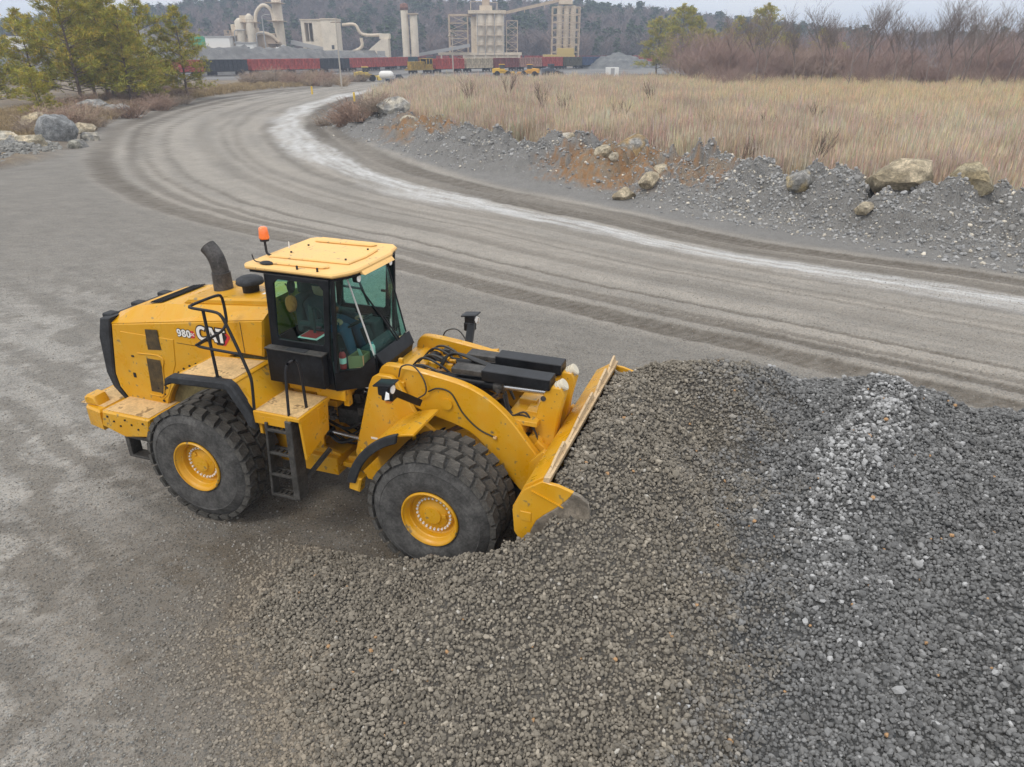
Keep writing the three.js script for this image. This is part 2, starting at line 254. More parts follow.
{
  const axis = (step, a, b, A, B, gA, gB, lim) => { const r = []; for (let v = a; v <= b + 1e-6; v += step) r.push(v); let d = step; for (let v = a; v > A;) { d *= v < -lim ? 1.16 : gA; v -= d; r.unshift(Math.max(v, A)); } d = step; for (let v = b; v < B;) { d *= v > lim ? 1.16 : gB; v += d; r.push(Math.min(v, B)); } return r; };
  const xs = axis(0.085, -10, 17, -2600, 2600, 1.021, 1.032, 100), zs = axis(0.075, -27, -2.4, -4500, 60, 1.0145, 1.3, 260);
  const nx = xs.length, nz = zs.length, pos = new Float32Array(nx * nz * 3), col = new Float32Array(nx * nz * 3), uv = new Float32Array(nx * nz * 2), cls = new Array(nx * nz);
  for (let j = 0; j < nz; j++) for (let i = 0; i < nx; i++) {
    const o = j * nx + i, x = xs[i], z = zs[j], g = ground(x, z);
    pos.set([x, g[0], z], o * 3); col.set([g[1], g[2], g[3]], o * 3); uv.set([x / 5, z / 5], o * 2); cls[o] = g[4];
  }
  const idx = {};
  for (let j = 0; j < nz - 1; j++) for (let i = 0; i < nx - 1; i++) {
    const a = j * nx + i, b = a + 1, c = a + nx, d = c + 1, k = [a, b, c, d].map((q) => cls[q]), best = k.find((q) => q.startsWith('pile')) ?? k.find((q) => q === 'berm') ?? k[0];
    (idx[best] ??= []).push(a, c, b, b, c, d);
  }
  const whole = new THREE.BufferGeometry(); whole.setAttribute('position', new THREE.BufferAttribute(pos, 3)); whole.setIndex([].concat(...Object.values(idx).map((a) => a)).length ? Array.from(Object.values(idx).flat()) : []); whole.computeVertexNormals();
  const nor = whole.attributes.normal.array;
  const sub = (ix) => {
    const map = new Map(), P = [], C = [], U = [], N = [], I = [];
    for (const v of ix) { let m = map.get(v); if (m === undefined) { m = map.size; map.set(v, m); P.push(pos[v * 3], pos[v * 3 + 1], pos[v * 3 + 2]); C.push(col[v * 3], col[v * 3 + 1], col[v * 3 + 2]); N.push(nor[v * 3], nor[v * 3 + 1], nor[v * 3 + 2]); U.push(uv[v * 2], uv[v * 2 + 1]); } I.push(m); }
    const g = new THREE.BufferGeometry(); g.setAttribute('position', new THREE.Float32BufferAttribute(P, 3)); g.setAttribute('normal', new THREE.Float32BufferAttribute(N, 3)); g.setAttribute('color', new THREE.Float32BufferAttribute(C, 3)); g.setAttribute('uv', new THREE.Float32BufferAttribute(U, 2)); g.setIndex(I); return g;
  };
  const part = (k) => sub(idx[k]);
  tag(mesh('ground', part('yard'), groundMat), 'grey compacted gravel yard with pale dusty patches', 'ground', null, 'structure');
  tag(mesh('haul_road', part('road'), groundMat), 'curving gravel haul road marked by dark wheel tracks', 'road', null, 'structure');
  tag(mesh('marsh', part('marsh'), groundMat), 'marsh ground under the tan reeds', 'terrain', null, 'structure');
  tag(mesh('verge', part('bank'), groundMat), 'brown leaf littered verge under the pines', 'terrain', null, 'structure');
  var berm = group('roadside_berm', 'long grey bank of crushed rock and orange soil beside the haul road', 'berm'); mesh('bank_slope', part('berm'), groundMat, berm);
  const P = (id, label) => { const g = group('gravel_pile', label, 'gravel pile', 'gravel piles'); mesh('pile_core', part('pile' + id), groundMat, g); return g; };
  var piles = [P(0, 'brown gravel pile that the loader bucket digs into'), P(1, 'grey gravel pile with a streak of white stones down its ridge'), P(2, 'plain dark grey gravel pile beside the one with the white streak')];
  console.log('terrain', nx, nz, Object.entries(idx).map(([k, v]) => k + ':' + v.length / 3).join(' '));
}

// ---------- stones ----------
function stoneGeo(seed, flat = 0.75, rough = 0.28, detail = 0) {
  const R = rng(seed), g = mergeVertices(new THREE.IcosahedronGeometry(1, detail).deleteAttribute('normal').deleteAttribute('uv')), p = g.attributes.position;
  const sx = 0.8 + R() * 0.5, sz = 0.65 + R() * 0.4;
  for (let i = 0; i < p.count; i++) { const k = 1 + (R() - 0.5) * 2 * rough; p.setXYZ(i, p.getX(i) * k * sx, p.getY(i) * k * flat, p.getZ(i) * k * sz); }
  const q = g.toNonIndexed(); q.computeVertexNormals(); q.setAttribute('uv', new THREE.Float32BufferAttribute(new Float32Array(q.attributes.position.count * 2), 2)); return q;
}
const stoneGeos = [1, 2, 3, 4, 5].map((s) => stoneGeo(s * 71));
const stoneMat = new THREE.MeshStandardMaterial({ color: 0xffffff, roughness: 0.95 });
function scatter(name, list, parent, label) { // list of [x, y, z, radius, r, g, b]
  const R = rng(list.length + 9), per = stoneGeos.map(() => []); list.forEach((s) => per[Math.floor(R() * per.length)].push(s));
  const q = new THREE.Quaternion(), e = new THREE.Euler(), m = new THREE.Matrix4(), c = new THREE.Color();
  per.forEach((L, k) => {
    if (!L.length) return;
    const im = sh(new THREE.InstancedMesh(stoneGeos[k], stoneMat, L.length)); im.name = parent ? name : numbered(name); im.userData.kind = 'stuff';
    L.forEach(([x, y, z, r, cr, cg, cb], i) => { e.set((R() - 0.5) * 1.6, R() * 6.28, (R() - 0.5) * 1.6); q.setFromEuler(e); m.compose(new THREE.Vector3(x, y, z), q, new THREE.Vector3(r, r, r)); im.setMatrixAt(i, m); im.setColorAt(i, c.setRGB(cr, cg, cb)); });
    if (!parent) tag(im, label, 'gravel'); (parent ?? scene).add(im);
  });
}
{
  const R = rng(77), lists = [[], [], []], loose = [];
  const whiteAxis = [[5.75, -9.75], [5.15, -8.8], [4.35, -7.9], [3.75, -7.0], [3.35, -6.1], [3.1, -5.2]];
  for (let z = -13; z < -2.6; z += 0.027) for (let x = -4.5; x < 11; x += 0.027) {
    const px = x + (R() - 0.5) * 0.045, pz = z + (R() - 0.5) * 0.045;
    if (Math.abs(px) > -pz * 0.78 + 2.2) continue;
    const [h, id] = pileAt(px, pz); if (id < 0) continue;
    const [X, Z] = toLocal(px, pz); if (X < 3.53 && X > 2.4 && Math.abs(Z) < 1.79) continue;
    if (h < 0.07 && R() > 0.25 + h * 10) continue;
    let r = 0.015 + 0.016 * Math.pow(R(), 2.2); if (R() < 0.05) r *= 1.5; if (R() < 0.006) r *= 1.45; if (px > 3) r *= 1.12;
    const y = 0.03 * N2(px * 0.13, pz * 0.13) + h + r * (0.1 + 1.5 * R());
    const edge = px - (1.85 - (pz + 4.2) * 0.33 - Math.max(0, -7.8 - pz) * 0.14 + 0.15 * N2(pz * 0.8, 2)), grey = sst(-0.75, 0.75, edge + (R() - 0.5) * 0.9 + 0.35 * N2(px * 1.2, pz * 1.2));
    let v = 0.62 + 0.7 * R(); if (R() < 0.09) v *= 1.5;
    let c = mix3([0.192, 0.168, 0.133], [0.152, 0.15, 0.146], grey); c = c.map((q) => q * v);
    if (grey > 0.4) { const [wd] = nearOn(whiteAxis, px, pz, (p) => p); const wv = Math.exp(-wd * wd / 0.12) * 0.6 + 0.012; if (R() < wv * (0.65 + 0.5 * N2(px * 2, pz * 2)) * sst(-4.6, -8.6, pz) + 0.012) { const w = 0.24 + 0.2 * R(); c = [w, w * 0.99, w * 0.97]; r *= 1.15; } }
    else if (R() < 0.006) c = [0.42, 0.39, 0.34];
    if (R() < 0.002) c = [0.4, 0.24, 0.12];
    lists[id].push([px, y, pz, r, ...c]);
  }
  lists.forEach((l, i) => scatter('stones', l, piles[i]));
  // loose stones on the yard, thick near the piles
  for (let k = 0; k < 260000; k++) {
    const z = -3 - 19 * Math.pow(R(), 1.6), x = (R() * 2 - 1) * (-z * 0.78 + 1.5); if (x > 3 && z > -11) continue;
    const [ph, , raw] = pileAt(x, z); if (ph > 0.09) continue; const [LX1, LZ1] = toLocal(x, z), fringe = LX1 < 3.4 && LX1 > -4 && Math.abs(LZ1) < 1.5 ? 0 : Math.exp(Math.min(0, raw) / 0.05);
    const px = x + 0.6, pz = z + 5.6, dn = Math.exp(-(px * px / 9 + pz * pz / 5)), cl = fbm(x * 0.7, z * 0.7, 3);
    if (R() > 0.1 + 0.6 * dn * sst(-0.5, 0.4, cl) + 0.25 * sst(0.15, 0.6, cl) + 0.9 * fringe) continue;
    const r = (0.006 + 0.015 * Math.pow(R(), 2.5)) * (1 + 0.55 * Math.min(1, fringe)), v = 0.6 + 0.7 * R(), c = mix3(mix3([0.25, 0.22, 0.18], [0.24, 0.235, 0.22], R()), [0.225, 0.19, 0.145], Math.min(1, fringe * 1.3));
    loose.push([x, (z > -12 ? 0.03 * N2(x * 0.13, z * 0.13) + 0.012 * N2b(x * 0.9, z * 0.9) + ph : H(x, z)) + r * 0.25, z, r, ...c.map((q) => q * v)]);
  }
  scatter('loose_gravel', loose, null, 'loose grey stones strewn over the yard around the piles');
  const bs = [];
  for (let k = 0; k < 46000; k++) {
    const i = Math.floor(R() * (crestP.length - 1)), a = crestP[i], x = a.x + (R() - 0.5) * 10, z = a.z + (R() - 0.5) * 10, h = bermH(x, z); if (h < 0.05) { const [td, , ts] = nearOn(toeP, x, z, (p) => p); if (ts < 0 || td > 1.2 || R() < 0.3 + td * 0.6) continue; }
    if (Math.abs(x) > -z * 0.75 + 2) continue;
    const far = -z > 45, g = ground(x, z), orange = g[1] > g[3] * 1.3; if (orange && R() < 0.6) continue;
    let r = 0.026 + 0.065 * Math.pow(R(), 3); if (R() < 0.02) r *= 2.1;
    const v = 0.65 + 0.75 * R(), c = R() < 0.09 ? [0.5, 0.45, 0.37] : mix3([0.3, 0.29, 0.275], [0.24, 0.24, 0.238], R());
    bs.push([x, g[0] + r * 0.3, z, r, ...c.map((q) => q * v)]);
  }
  scatter('crushed_rock', bs, berm);
  console.log('stones', lists.map((l) => l.length), loose.length, bs.length);
}

// ---------- wheel loader ----------
const font = await new FontLoader().loadAsync('fonts/droid/droid_sans_bold.typeface.json');
const rep = (t, s) => { const c = t.clone(); c.repeat.set(s, s); c.needsUpdate = true; return c; };
// paint: faint dust film and small splashes of grey mud
const paint = (base, dustMost, seed) => { const t = grainTexture(640, (u, v) => { const a = tileN(u, v, 7, seed), b = tileN(u, v, 26, seed + 1), c = tileN(u, v, 120, seed + 2), e = tileN(u, v, 60, seed + 3), run = tileN(u, v * 0.14 + 0.3, 50, seed + 4); const dust = clamp(0.32 + 0.4 * a + 0.22 * b + 0.16 * c + 0.15 * run) * dustMost, mud = sst(0.6, 0.8, 0.55 * b + 0.5 * e + 0.25 * a) * 0.7, chip = sst(0.93, 0.97, c * 0.7 + e * 0.4) * 0.8; let q = mix3(base, [206, 172, 118], dust); q = mix3(q, [122, 106, 88], mud); return mix3(q, [60, 55, 50], chip); }); t.colorSpace = THREE.SRGBColorSpace; return t; };
const paintTex = paint([204, 146, 8], 0.42, 1), dustSheenTex = paint([229, 184, 112], 0.6, 30);  // roof base is paler: sky reflection put into its colour, besides dust
const paintRough = grainTexture(256, (u, v) => { const q = 120 + 70 * tileN(u, v, 7, 3) + 30 * tileN(u, v, 40, 8); return [q, q, q]; });
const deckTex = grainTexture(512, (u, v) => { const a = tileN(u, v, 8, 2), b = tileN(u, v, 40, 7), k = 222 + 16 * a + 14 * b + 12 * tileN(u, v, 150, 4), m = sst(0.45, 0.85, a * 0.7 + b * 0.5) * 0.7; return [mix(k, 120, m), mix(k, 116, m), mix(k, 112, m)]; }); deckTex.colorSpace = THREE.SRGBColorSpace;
const dirtTex = grainTexture(512, (u, v) => { const a = tileN(u, v, 6, 4), b = tileN(u, v, 26, 9), c = tileN(u, v, 80, 1), k = 190 + 40 * a + 25 * b + 20 * c; return [clamp(k, 0, 255), clamp(k * 0.99, 0, 255), clamp(k * 0.97, 0, 255)]; }); dirtTex.colorSpace = THREE.SRGBColorSpace;
const yellow = new THREE.MeshPhysicalMaterial({ map: rep(paintTex, 0.5), roughness: 0.95, roughnessMap: rep(paintRough, 0.7), clearcoat: 0.12, clearcoatRoughness: 0.3 });
const dustSheenPaint = new THREE.MeshPhysicalMaterial({ map: rep(dustSheenTex, 0.6), roughness: 0.75, clearcoat: 0.15, clearcoatRoughness: 0.4 });
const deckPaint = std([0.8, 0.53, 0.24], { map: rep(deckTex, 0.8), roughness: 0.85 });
const wornLip = std([0.72, 0.52, 0.3], { map: rep(deckTex, 1.7), roughness: 0.6 });
const blackP = new THREE.MeshPhysicalMaterial({ color: new THREE.Color().setRGB(0.02, 0.022, 0.027), roughness: 0.35, specularIntensity: 0.45, map: rep(dirtTex, 0.9) });
const rubberEdge = std([0.04, 0.043, 0.05], { roughness: 0.8, map: rep(dirtTex, 1.3) });
const darkM = new THREE.MeshPhysicalMaterial({ color: new THREE.Color().setRGB(0.02, 0.02, 0.022), roughness: 0.5, specularIntensity: 0.5 }), gunM = std([0.11, 0.105, 0.1], { roughness: 0.6, metalness: 0.3, map: rep(dirtTex, 1.5) });
const steel = std([0.62, 0.61, 0.6], { roughness: 0.25, metalness: 0.9 }), bareSteel = std([0.42, 0.365, 0.3], { roughness: 0.55, metalness: 0.2, map: rep(dirtTex, 1.1) });
const hoseM = std([0.018, 0.018, 0.018], { roughness: 0.55 }), whiteM = std([0.72, 0.7, 0.66], { roughness: 0.6 }), redM = std([0.5, 0.025, 0.03], { roughness: 0.5 });
const tyreM = std([0.125, 0.122, 0.12], { roughness: 0.92, map: rep(dirtTex, 1.4) }), treadM = std([0.135, 0.128, 0.118], { roughness: 0.95, map: rep(dirtTex, 2.2) });
const glassM = new THREE.MeshPhysicalMaterial({ color: new THREE.Color().setRGB(0.56, 0.88, 0.81), transmission: 1, thickness: 0, roughness: 0.03, ior: 1.5, metalness: 0 });
const lensM = new THREE.MeshPhysicalMaterial({ color: new THREE.Color().setRGB(0.95, 0.95, 0.93), roughness: 0.12, clearcoat: 1 });
const screenM = std([0.12, 0.08, 0.03], { roughness: 0.7, map: rep(dirtTex, 3) });

const loader = group('wheel_loader', 'large yellow wheel loader digging its bucket into the brown gravel pile', 'wheel loader', null, [LX, 0, LZ], -LA);
const arc = (cx, cy, r, a0, a1, n) => Array.from({ length: n + 1 }, (_, i) => { const a = (a0 + (a1 - a0) * i / n) * Math.PI / 180; return [cx + r * Math.cos(a), cy + r * Math.sin(a)]; });
const quads = (...qs) => { const P = []; for (const [a, b, c, d] of qs) { P.push(...a, ...b, ...c); if (d) P.push(...a, ...c, ...d); } const g = new THREE.BufferGeometry(); g.setAttribute('position', new THREE.Float32BufferAttribute(P, 3)); g.computeVertexNormals(); return boxUV(g); };

// hood
{
  const side = [[-3.78, 2.6], [-3.96, 1.75], [-3.93, 1.52], [-3.76, 1.28], [-3.04, 1.28], ...arc(-1.85, 0.93, 1.22, 160, 92, 12), [-1.5, 2.44], [-1.02, 2.44], [-0.93, 3.01]];
  const hood = mesh('engine_hood', ext(side, -0.72, 0.72, 0.025), yellow, loader);
  // sloped crown
  const st = [[-3.78, 2.6, 2.72], [-3.4, 2.655, 2.86], [-2.9, 2.73, 2.95], [-0.93, 3.01, 3.13]], qs = [];
  for (let i = 0; i < st.length - 1; i++) { const [x, a, b] = st[i], [X, A, B] = st[i + 1]; for (const s of [1, -1]) { qs.push([[x, a, 0.71 * s], [X, A, 0.71 * s], [X, B, 0.5 * s], [x, b, 0.5 * s]]); } qs.push([[x, b, 0.5], [X, B, 0.5], [X, B, -0.5], [x, b, -0.5]]); }
  qs.push([[-3.78, 2.6, 0.71], [-3.78, 2.72, 0.5], [-3.78, 2.72, -0.5], [-3.78, 2.6, -0.71]], [[-0.93, 3.01, 0.71], [-0.93, 3.13, 0.5], [-0.93, 3.13, -0.5], [-0.93, 3.01, -0.71]]);
  mesh('hood_crown', quads(...qs), yellow, hood);
  mesh('raised_cover', ext([[-2.55, 2.98], [-2.45, 3.08], [-0.95, 3.22], [-0.95, 3.1]], -0.46, 0.46, 0.03), yellow, hood);
  const sl = (x) => 2.95 + (x + 2.9) * (3.13 - 2.95) / 1.97 + (x < -2.9 ? (x + 2.9) * 0.09 : 0);
  mesh('top_screen', quads([[-3.2, 2.908, 0.47], [-2.93, 2.957, 0.47], [-2.93, 2.957, -0.47], [-3.2, 2.908, -0.47]]).translate(0, 0.006, 0), darkM, hood);
  for (let i = 0; i < 5; i++) mesh('louver', bx(-0.25, 0.25, 0, 0.012, -0.007, 0.007, 0).rotateY(Math.PI / 2).rotateZ(0.18).scale(1, 1, 1.8).translate(-3.17 + i * 0.055, 2.922 + i * 0.0101, 0), blackP, hood);
  // rear black surround, grille and lamps on its top edge
  mesh('rear_surround', [ext([[-3.74, 2.7], [-3.98, 2.66], [-4.09, 2.35], [-4.13, 1.75], [-4.06, 1.5], [-3.76, 1.24], [-3.6, 1.26], [-3.8, 1.29], [-3.945, 1.5], [-3.975, 1.75], [-3.795, 2.605]], -0.73, 0.73, 0.02), bx(-4.02, -3.85, 1.4, 2.6, -0.66, 0.66)], rubberEdge, hood);
  for (let i = 0; i < 9; i++) mesh('rear_grille_bar', bx(-4.1, -4.05, 1.6 + i * 0.1, 1.64 + i * 0.1, -0.6, 0.6), darkM, hood);
  for (const z of [0.52, -0.03, -0.58]) mesh('rear_lamp_housing', bx(-4.06, -3.86, 2.59, 2.7, z - 0.09, z + 0.09, 0.03), rubberEdge, hood);
  // side door, screens, badge
  for (const s of [1, -1]) {
    const door = mesh('side_door', ext(s > 0 ? [[-3.62, 2.5], [-3.7, 1.6], [-3.58, 1.42], [-3.08, 1.42], [-2.93, 1.55], [-2.66, 2.1], [-2.6, 2.5]] : [[-3.62, 2.5], [-3.7, 1.6], [-3.58, 1.42], [-3.08, 1.42], [-2.93, 1.55], [-2.66, 2.1], [-2.6, 2.5]], s > 0 ? 0.712 : -0.73, s > 0 ? 0.73 : -0.712, 0.006), yellow, hood);
    const put = (n, g, m) => mesh(n, s > 0 ? g : mirrorZ(g), m, hood);
    put('upper_screen', ext([[-3.13, 2.27], [-2.87, 2.3], [-2.87, 2.62], [-3.1, 2.6]], 0.731, 0.737, 0), screenM);
    put('lower_screen', ext([[-3.25, 1.56], [-3.03, 1.56], [-2.93, 1.66], [-2.94, 2.12], [-3.2, 2.12]], 0.731, 0.737, 0), screenM);
    put('screen_frame', tube([[-3.36, 2.18, 0.735], [-2.94, 2.2, 0.735], [-2.86, 2.14, 0.735], [-2.92, 2.0, 0.735], [-2.96, 1.7, 0.735], [-3.03, 1.5, 0.735], [-3.3, 1.5, 0.735]], 0.012, 5, 40, 0.04), yellow);
    put('panel_seam', bx(-2.55, -1.34, 2.452, 2.458, 0.718, 0.7235, 0), darkM);
    put('latch', bx(-3.55, -3.5, 1.75, 1.83, 0.728, 0.742), darkM);
    put('latch', bx(-3.5, -3.45, 2.1, 2.13, 0.728, 0.742), darkM);
    const bolts = []; for (const [x, y] of arc(-1.85, 0.93, 1.3, 164, 84, 13)) bolts.push(disc(x, y, 0.716, 0.734, 0.017, 8));
    for (let i = 0; i < 5; i++) bolts.push(disc(-3.1 + (i % 2) * 0.06, 1.35 + i * 0.07, 0.728, 0.742, 0.014, 8));
    put('bolt_row', bolts, darkM).userData.kind = 'stuff';
    put('arch_flange', ext([...arc(-1.85, 0.93, 1.37, 162, 82, 16), ...arc(-1.85, 0.93, 1.23, 82, 163, 16)], 0.705, 0.722, 0.004), yellow);
    // panel seam toward the cab
    put('panel_seam', bx(-1.335, -1.325, 2.46, 2.93, 0.715, 0.7225, 0), darkM);
  }
  // printed badge: black-edged white letters on a red hexagon, and the size number
  const letters = (t, size, x, y, z, out, m, name) => { const g = new TextGeometry(t, { font, size, depth: 0.003, curveSegments: 4, bevelEnabled: out > 0, bevelThickness: 0.0005, bevelSize: out, bevelSegments: 1 }); return mesh(name, boxUV(g.translate(x, y, z)), m, hood); };
  const hx = -1.63, hy = 2.67;
  mesh('badge_hexagon', ext([[hx - 0.13, hy + 0.13], [hx - 0.02, hy + 0.13], [hx + 0.09, hy], [hx - 0.02, hy - 0.14], [hx - 0.13, hy - 0.14]], 0.722, 0.7245, 0), redM, hood);
  mesh('badge_hexagon', ext([[hx - 0.17, hy + 0.13], [hx - 0.06, hy + 0.13], [hx + 0.03, hy], [hx - 0.06, hy - 0.14], [hx - 0.17, hy - 0.14]], 0.7248, 0.7268, 0), darkM, hood);
  letters('CAT', 0.205, -2.14, 2.575, 0.7275, 0.022, darkM, 'badge_outline'); letters('CAT', 0.205, -2.14, 2.575, 0.7315, 0.004, whiteM, 'badge_letters');
  letters('980', 0.11, -2.5, 2.575, 0.7225, 0.012, darkM, 'badge_outline'); letters('980', 0.11, -2.5, 2.575, 0.7265, 0.002, whiteM, 'badge_letters');
  mesh('badge_tab', ext([[-2.265, 2.575], [-2.2, 2.57], [-2.165, 2.63], [-2.2, 2.685], [-2.265, 2.68]], 0.7225, 0.7245, 0), redM, hood); letters('GC', 0.045, -2.262, 2.607, 0.7255, 0, whiteM, 'badge_letters');
  mesh('warning_sticker', bx(-1.3, -1.15, 3.155, 3.16, 0.1, 0.22, 0).rotateZ(0.0), whiteM, hood).position.y = 0.032;
}
// counterweight and rear steps
{
  const cw = mesh('counterweight', [ext([[-2.85, 1.37], [-3.78, 1.37], [-3.86, 1.1], [-3.42, 0.97], [-2.93, 1.06]], -1.25, 1.25, 0.025)], yellow, loader);
  mesh('bumper', extY([[-3.87, 1.22], [-4.22, 1.15], [-4.48, 0.9], [-4.48, -0.9], [-4.22, -1.15], [-3.87, -1.22]], 0.98, 1.33, 0.03), yellow, cw);
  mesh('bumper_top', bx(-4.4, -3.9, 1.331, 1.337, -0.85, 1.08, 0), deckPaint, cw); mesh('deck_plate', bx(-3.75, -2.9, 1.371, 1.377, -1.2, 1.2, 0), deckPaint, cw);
  for (const s of [1, -1]) mesh('tie_down', ext([[-4.28, 1.33], [-4.3, 1.44], [-4.22, 1.5], [-4.08, 1.48], [-4.02, 1.33]], s > 0 ? 0.85 : -1.1, s > 0 ? 1.1 : -0.85, 0.03), yellow, cw);
  const b = []; for (let i = 0; i < 7; i++) b.push(disc(-3.68 + i * 0.115, 1.29 - (i % 3) * 0.06, 1.24, 1.262, 0.016, 8)); mesh('bolt_row', b, darkM, cw).userData.kind = 'stuff';
  for (const s of [1, -1]) { const st = mesh('rear_step', [bx(-3.5, -3.42, 0.62, 1.02, s > 0 ? 1.0 : -1.2, s > 0 ? 1.2 : -1.0), bx(-3.06, -2.98, 0.62, 1.02, s > 0 ? 1.0 : -1.2, s > 0 ? 1.2 : -1.0), bx(-3.5, -2.98, 0.94, 1.0, s > 0 ? 1.0 : -1.2, s > 0 ? 1.2 : -1.0), bx(-3.5, -2.98, 0.6, 0.64, s > 0 ? 1.0 : -1.2, s > 0 ? 1.2 : -1.0)], gunM, loader); }
}
// rear fenders, platforms and ladders, the near one and its mirror image
for (const s of [1, -1]) {
  const mz = (g) => s > 0 ? g : mirrorZ(g), mk = (n, g, m, p) => mesh(n, mz(Array.isArray(g) ? merge(g) : g), m, p);
  const f = mk('rear_fender', [ext([[-1.98, 2.28], [-1.9, 2.36], [-0.93, 2.42], [-0.9, 2.4], [-0.9, 2.36], [-1.88, 2.31], [-1.96, 2.25]], 0.722, 1.5, 0.008), ext([[-0.93, 2.415], [-0.55, 2.0], [-0.55, 1.72], [-0.6, 1.72], [-0.6, 1.98], [-0.95, 2.36]], 0.722, 1.5, 0.008), ext([[-0.9, 2.3], [-0.56, 1.95], [-0.56, 1.7], [-0.66, 1.6]], 1.3, 1.34, 0)], yellow, loader);
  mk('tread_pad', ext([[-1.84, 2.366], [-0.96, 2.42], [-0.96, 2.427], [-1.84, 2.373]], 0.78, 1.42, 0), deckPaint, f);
  mk('rubber_edge', ext([[-2.02, 2.22], [-1.98, 2.34], [-1.88, 2.4], [-0.93, 2.455], [-0.85, 2.4], [-0.62, 2.02], [-0.6, 1.82], [-0.7, 1.85], [-0.76, 2.0], [-0.97, 2.33], [-1.88, 2.28]], 1.46, 1.6, 0.025), rubberEdge, f);
  const pl = mk('platform', [bx(-0.62, 0.1, 2.02, 2.08, 0.85, 1.55), bx(-0.62, -0.05, 1.9, 2.03, 1.5, 1.55), bx(-0.62, -0.57, 1.85, 2.03, 0.85, 1.5)], yellow, loader);
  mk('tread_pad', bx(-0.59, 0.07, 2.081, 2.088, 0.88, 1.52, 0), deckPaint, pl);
  mk('gusset', ext([[-0.1, 2.04], [0.11, 2.04], [0.11, 1.5], [0.04, 1.42], [-0.1, 1.5]], 1.1, 1.16, 0.008).rotateY(0), yellow, pl);
  mk('gusset', extX([[0.9, 2.03], [1.53, 2.03], [1.5, 1.45], [0.95, 1.62]], 0.06, 0.1, 0.006), yellow, pl);
  const ld = mk('ladder', [ext([[-0.12, 2.02], [-0.02, 2.02], [-0.05, 0.82], [-0.15, 0.82]], 1.36, 1.58, 0.008), ext([[-0.44, 1.95], [-0.4, 1.95], [-0.48, 0.8], [-0.52, 0.8]], 1.44, 1.58, 0.006), bar([-0.1, 1.0, 1.38], [0.12, 1.36, 1.0], 0.05, 0.05)], gunM, loader);
  for (const [y, x] of [[1.83, -0.44], [1.48, -0.46], [1.14, -0.48], [0.81, -0.5]]) mk('step', [bx(x, -0.1, y, y + 0.035, 1.54, 1.58, 0.004), bx(x, -0.1, y, y + 0.035, 1.4, 1.44, 0.004), ...[0.06, 0.14, 0.22, 0.3].map((k) => bx(x + k, x + k + 0.03, y + 0.005, y + 0.03, 1.42, 1.56, 0))], gunM, ld);
  mk('grab_rail', tube([[-0.08, 2.0, 1.52], [-0.1, 2.72, 1.42], [-0.06, 2.8, 1.36], [0.0, 2.78, 1.28], [0.0, 2.0, 1.24]], 0.02, 6, 30, 0.06), darkM, ld);
  const hr = mk('handrail', [tube([[-0.63, 1.85, 1.53], [-0.6, 2.52, 1.49], [-0.93, 3.36, 1.47], [-1.45, 3.38, 1.47], [-1.45, 3.36, 0.84], [-1.44, 2.95, 0.84], [-1.45, 2.86, 0.95], [-1.43, 2.85, 1.47], [-0.74, 2.83, 1.47]], 0.021, 6, 60, 0.06), tube([[-1.17, 2.4, 1.47], [-1.2, 3.37, 1.47]], 0.021), tube([[-1.43, 2.86, 1.47], [-1.2, 3.0, 1.47]], 0.016), disc(0, 0, -0.01, 0.01, 0.05, 12).rotateX(Math.PI / 2).translate(-1.17, 2.43, 1.47)], darkM, loader);
}
// exhaust, intake
{
  const ex = mesh('exhaust_stack', [tube([[-2.17, 3.25, 0], [-2.172, 3.36, 0], [-2.182, 3.46, 0], [-2.21, 3.57, 0], [-2.265, 3.67, 0], [-2.33, 3.735, 0]], 0.12, 16, 24), rod([-2.17, 3.0, 0], [-2.17, 3.37, 0], 0.145, 0.135, 18)], std([0.13, 0.123, 0.123], { roughness: 0.65, metalness: 0.3, map: rep(dirtTex, 2) }), loader);
  mesh('tip_dark_disc', rod([-2.33, 3.735, 0], [-2.334, 3.739, 0], 0.108, 0.12, 14), darkM, ex);  // dark disc closing the pipe end, stands for the shade inside
  const air = mesh('air_intake', [boxUV(new THREE.LatheGeometry([[0, 0.27], [0.13, 0.265], [0.185, 0.235], [0.195, 0.2], [0.19, 0.165], [0.12, 0.15], [0.115, 0], [0, 0]].map(([x, y]) => new THREE.Vector2(x, y)), 24).translate(-1.58, 3.12, 0.1))], rubberEdge, loader);
  mesh('intake_band', boxUV(new THREE.TorusGeometry(0.193, 0.008, 6, 24).rotateX(Math.PI / 2).translate(-1.58, 3.3, 0.1)), darkM, air);
}
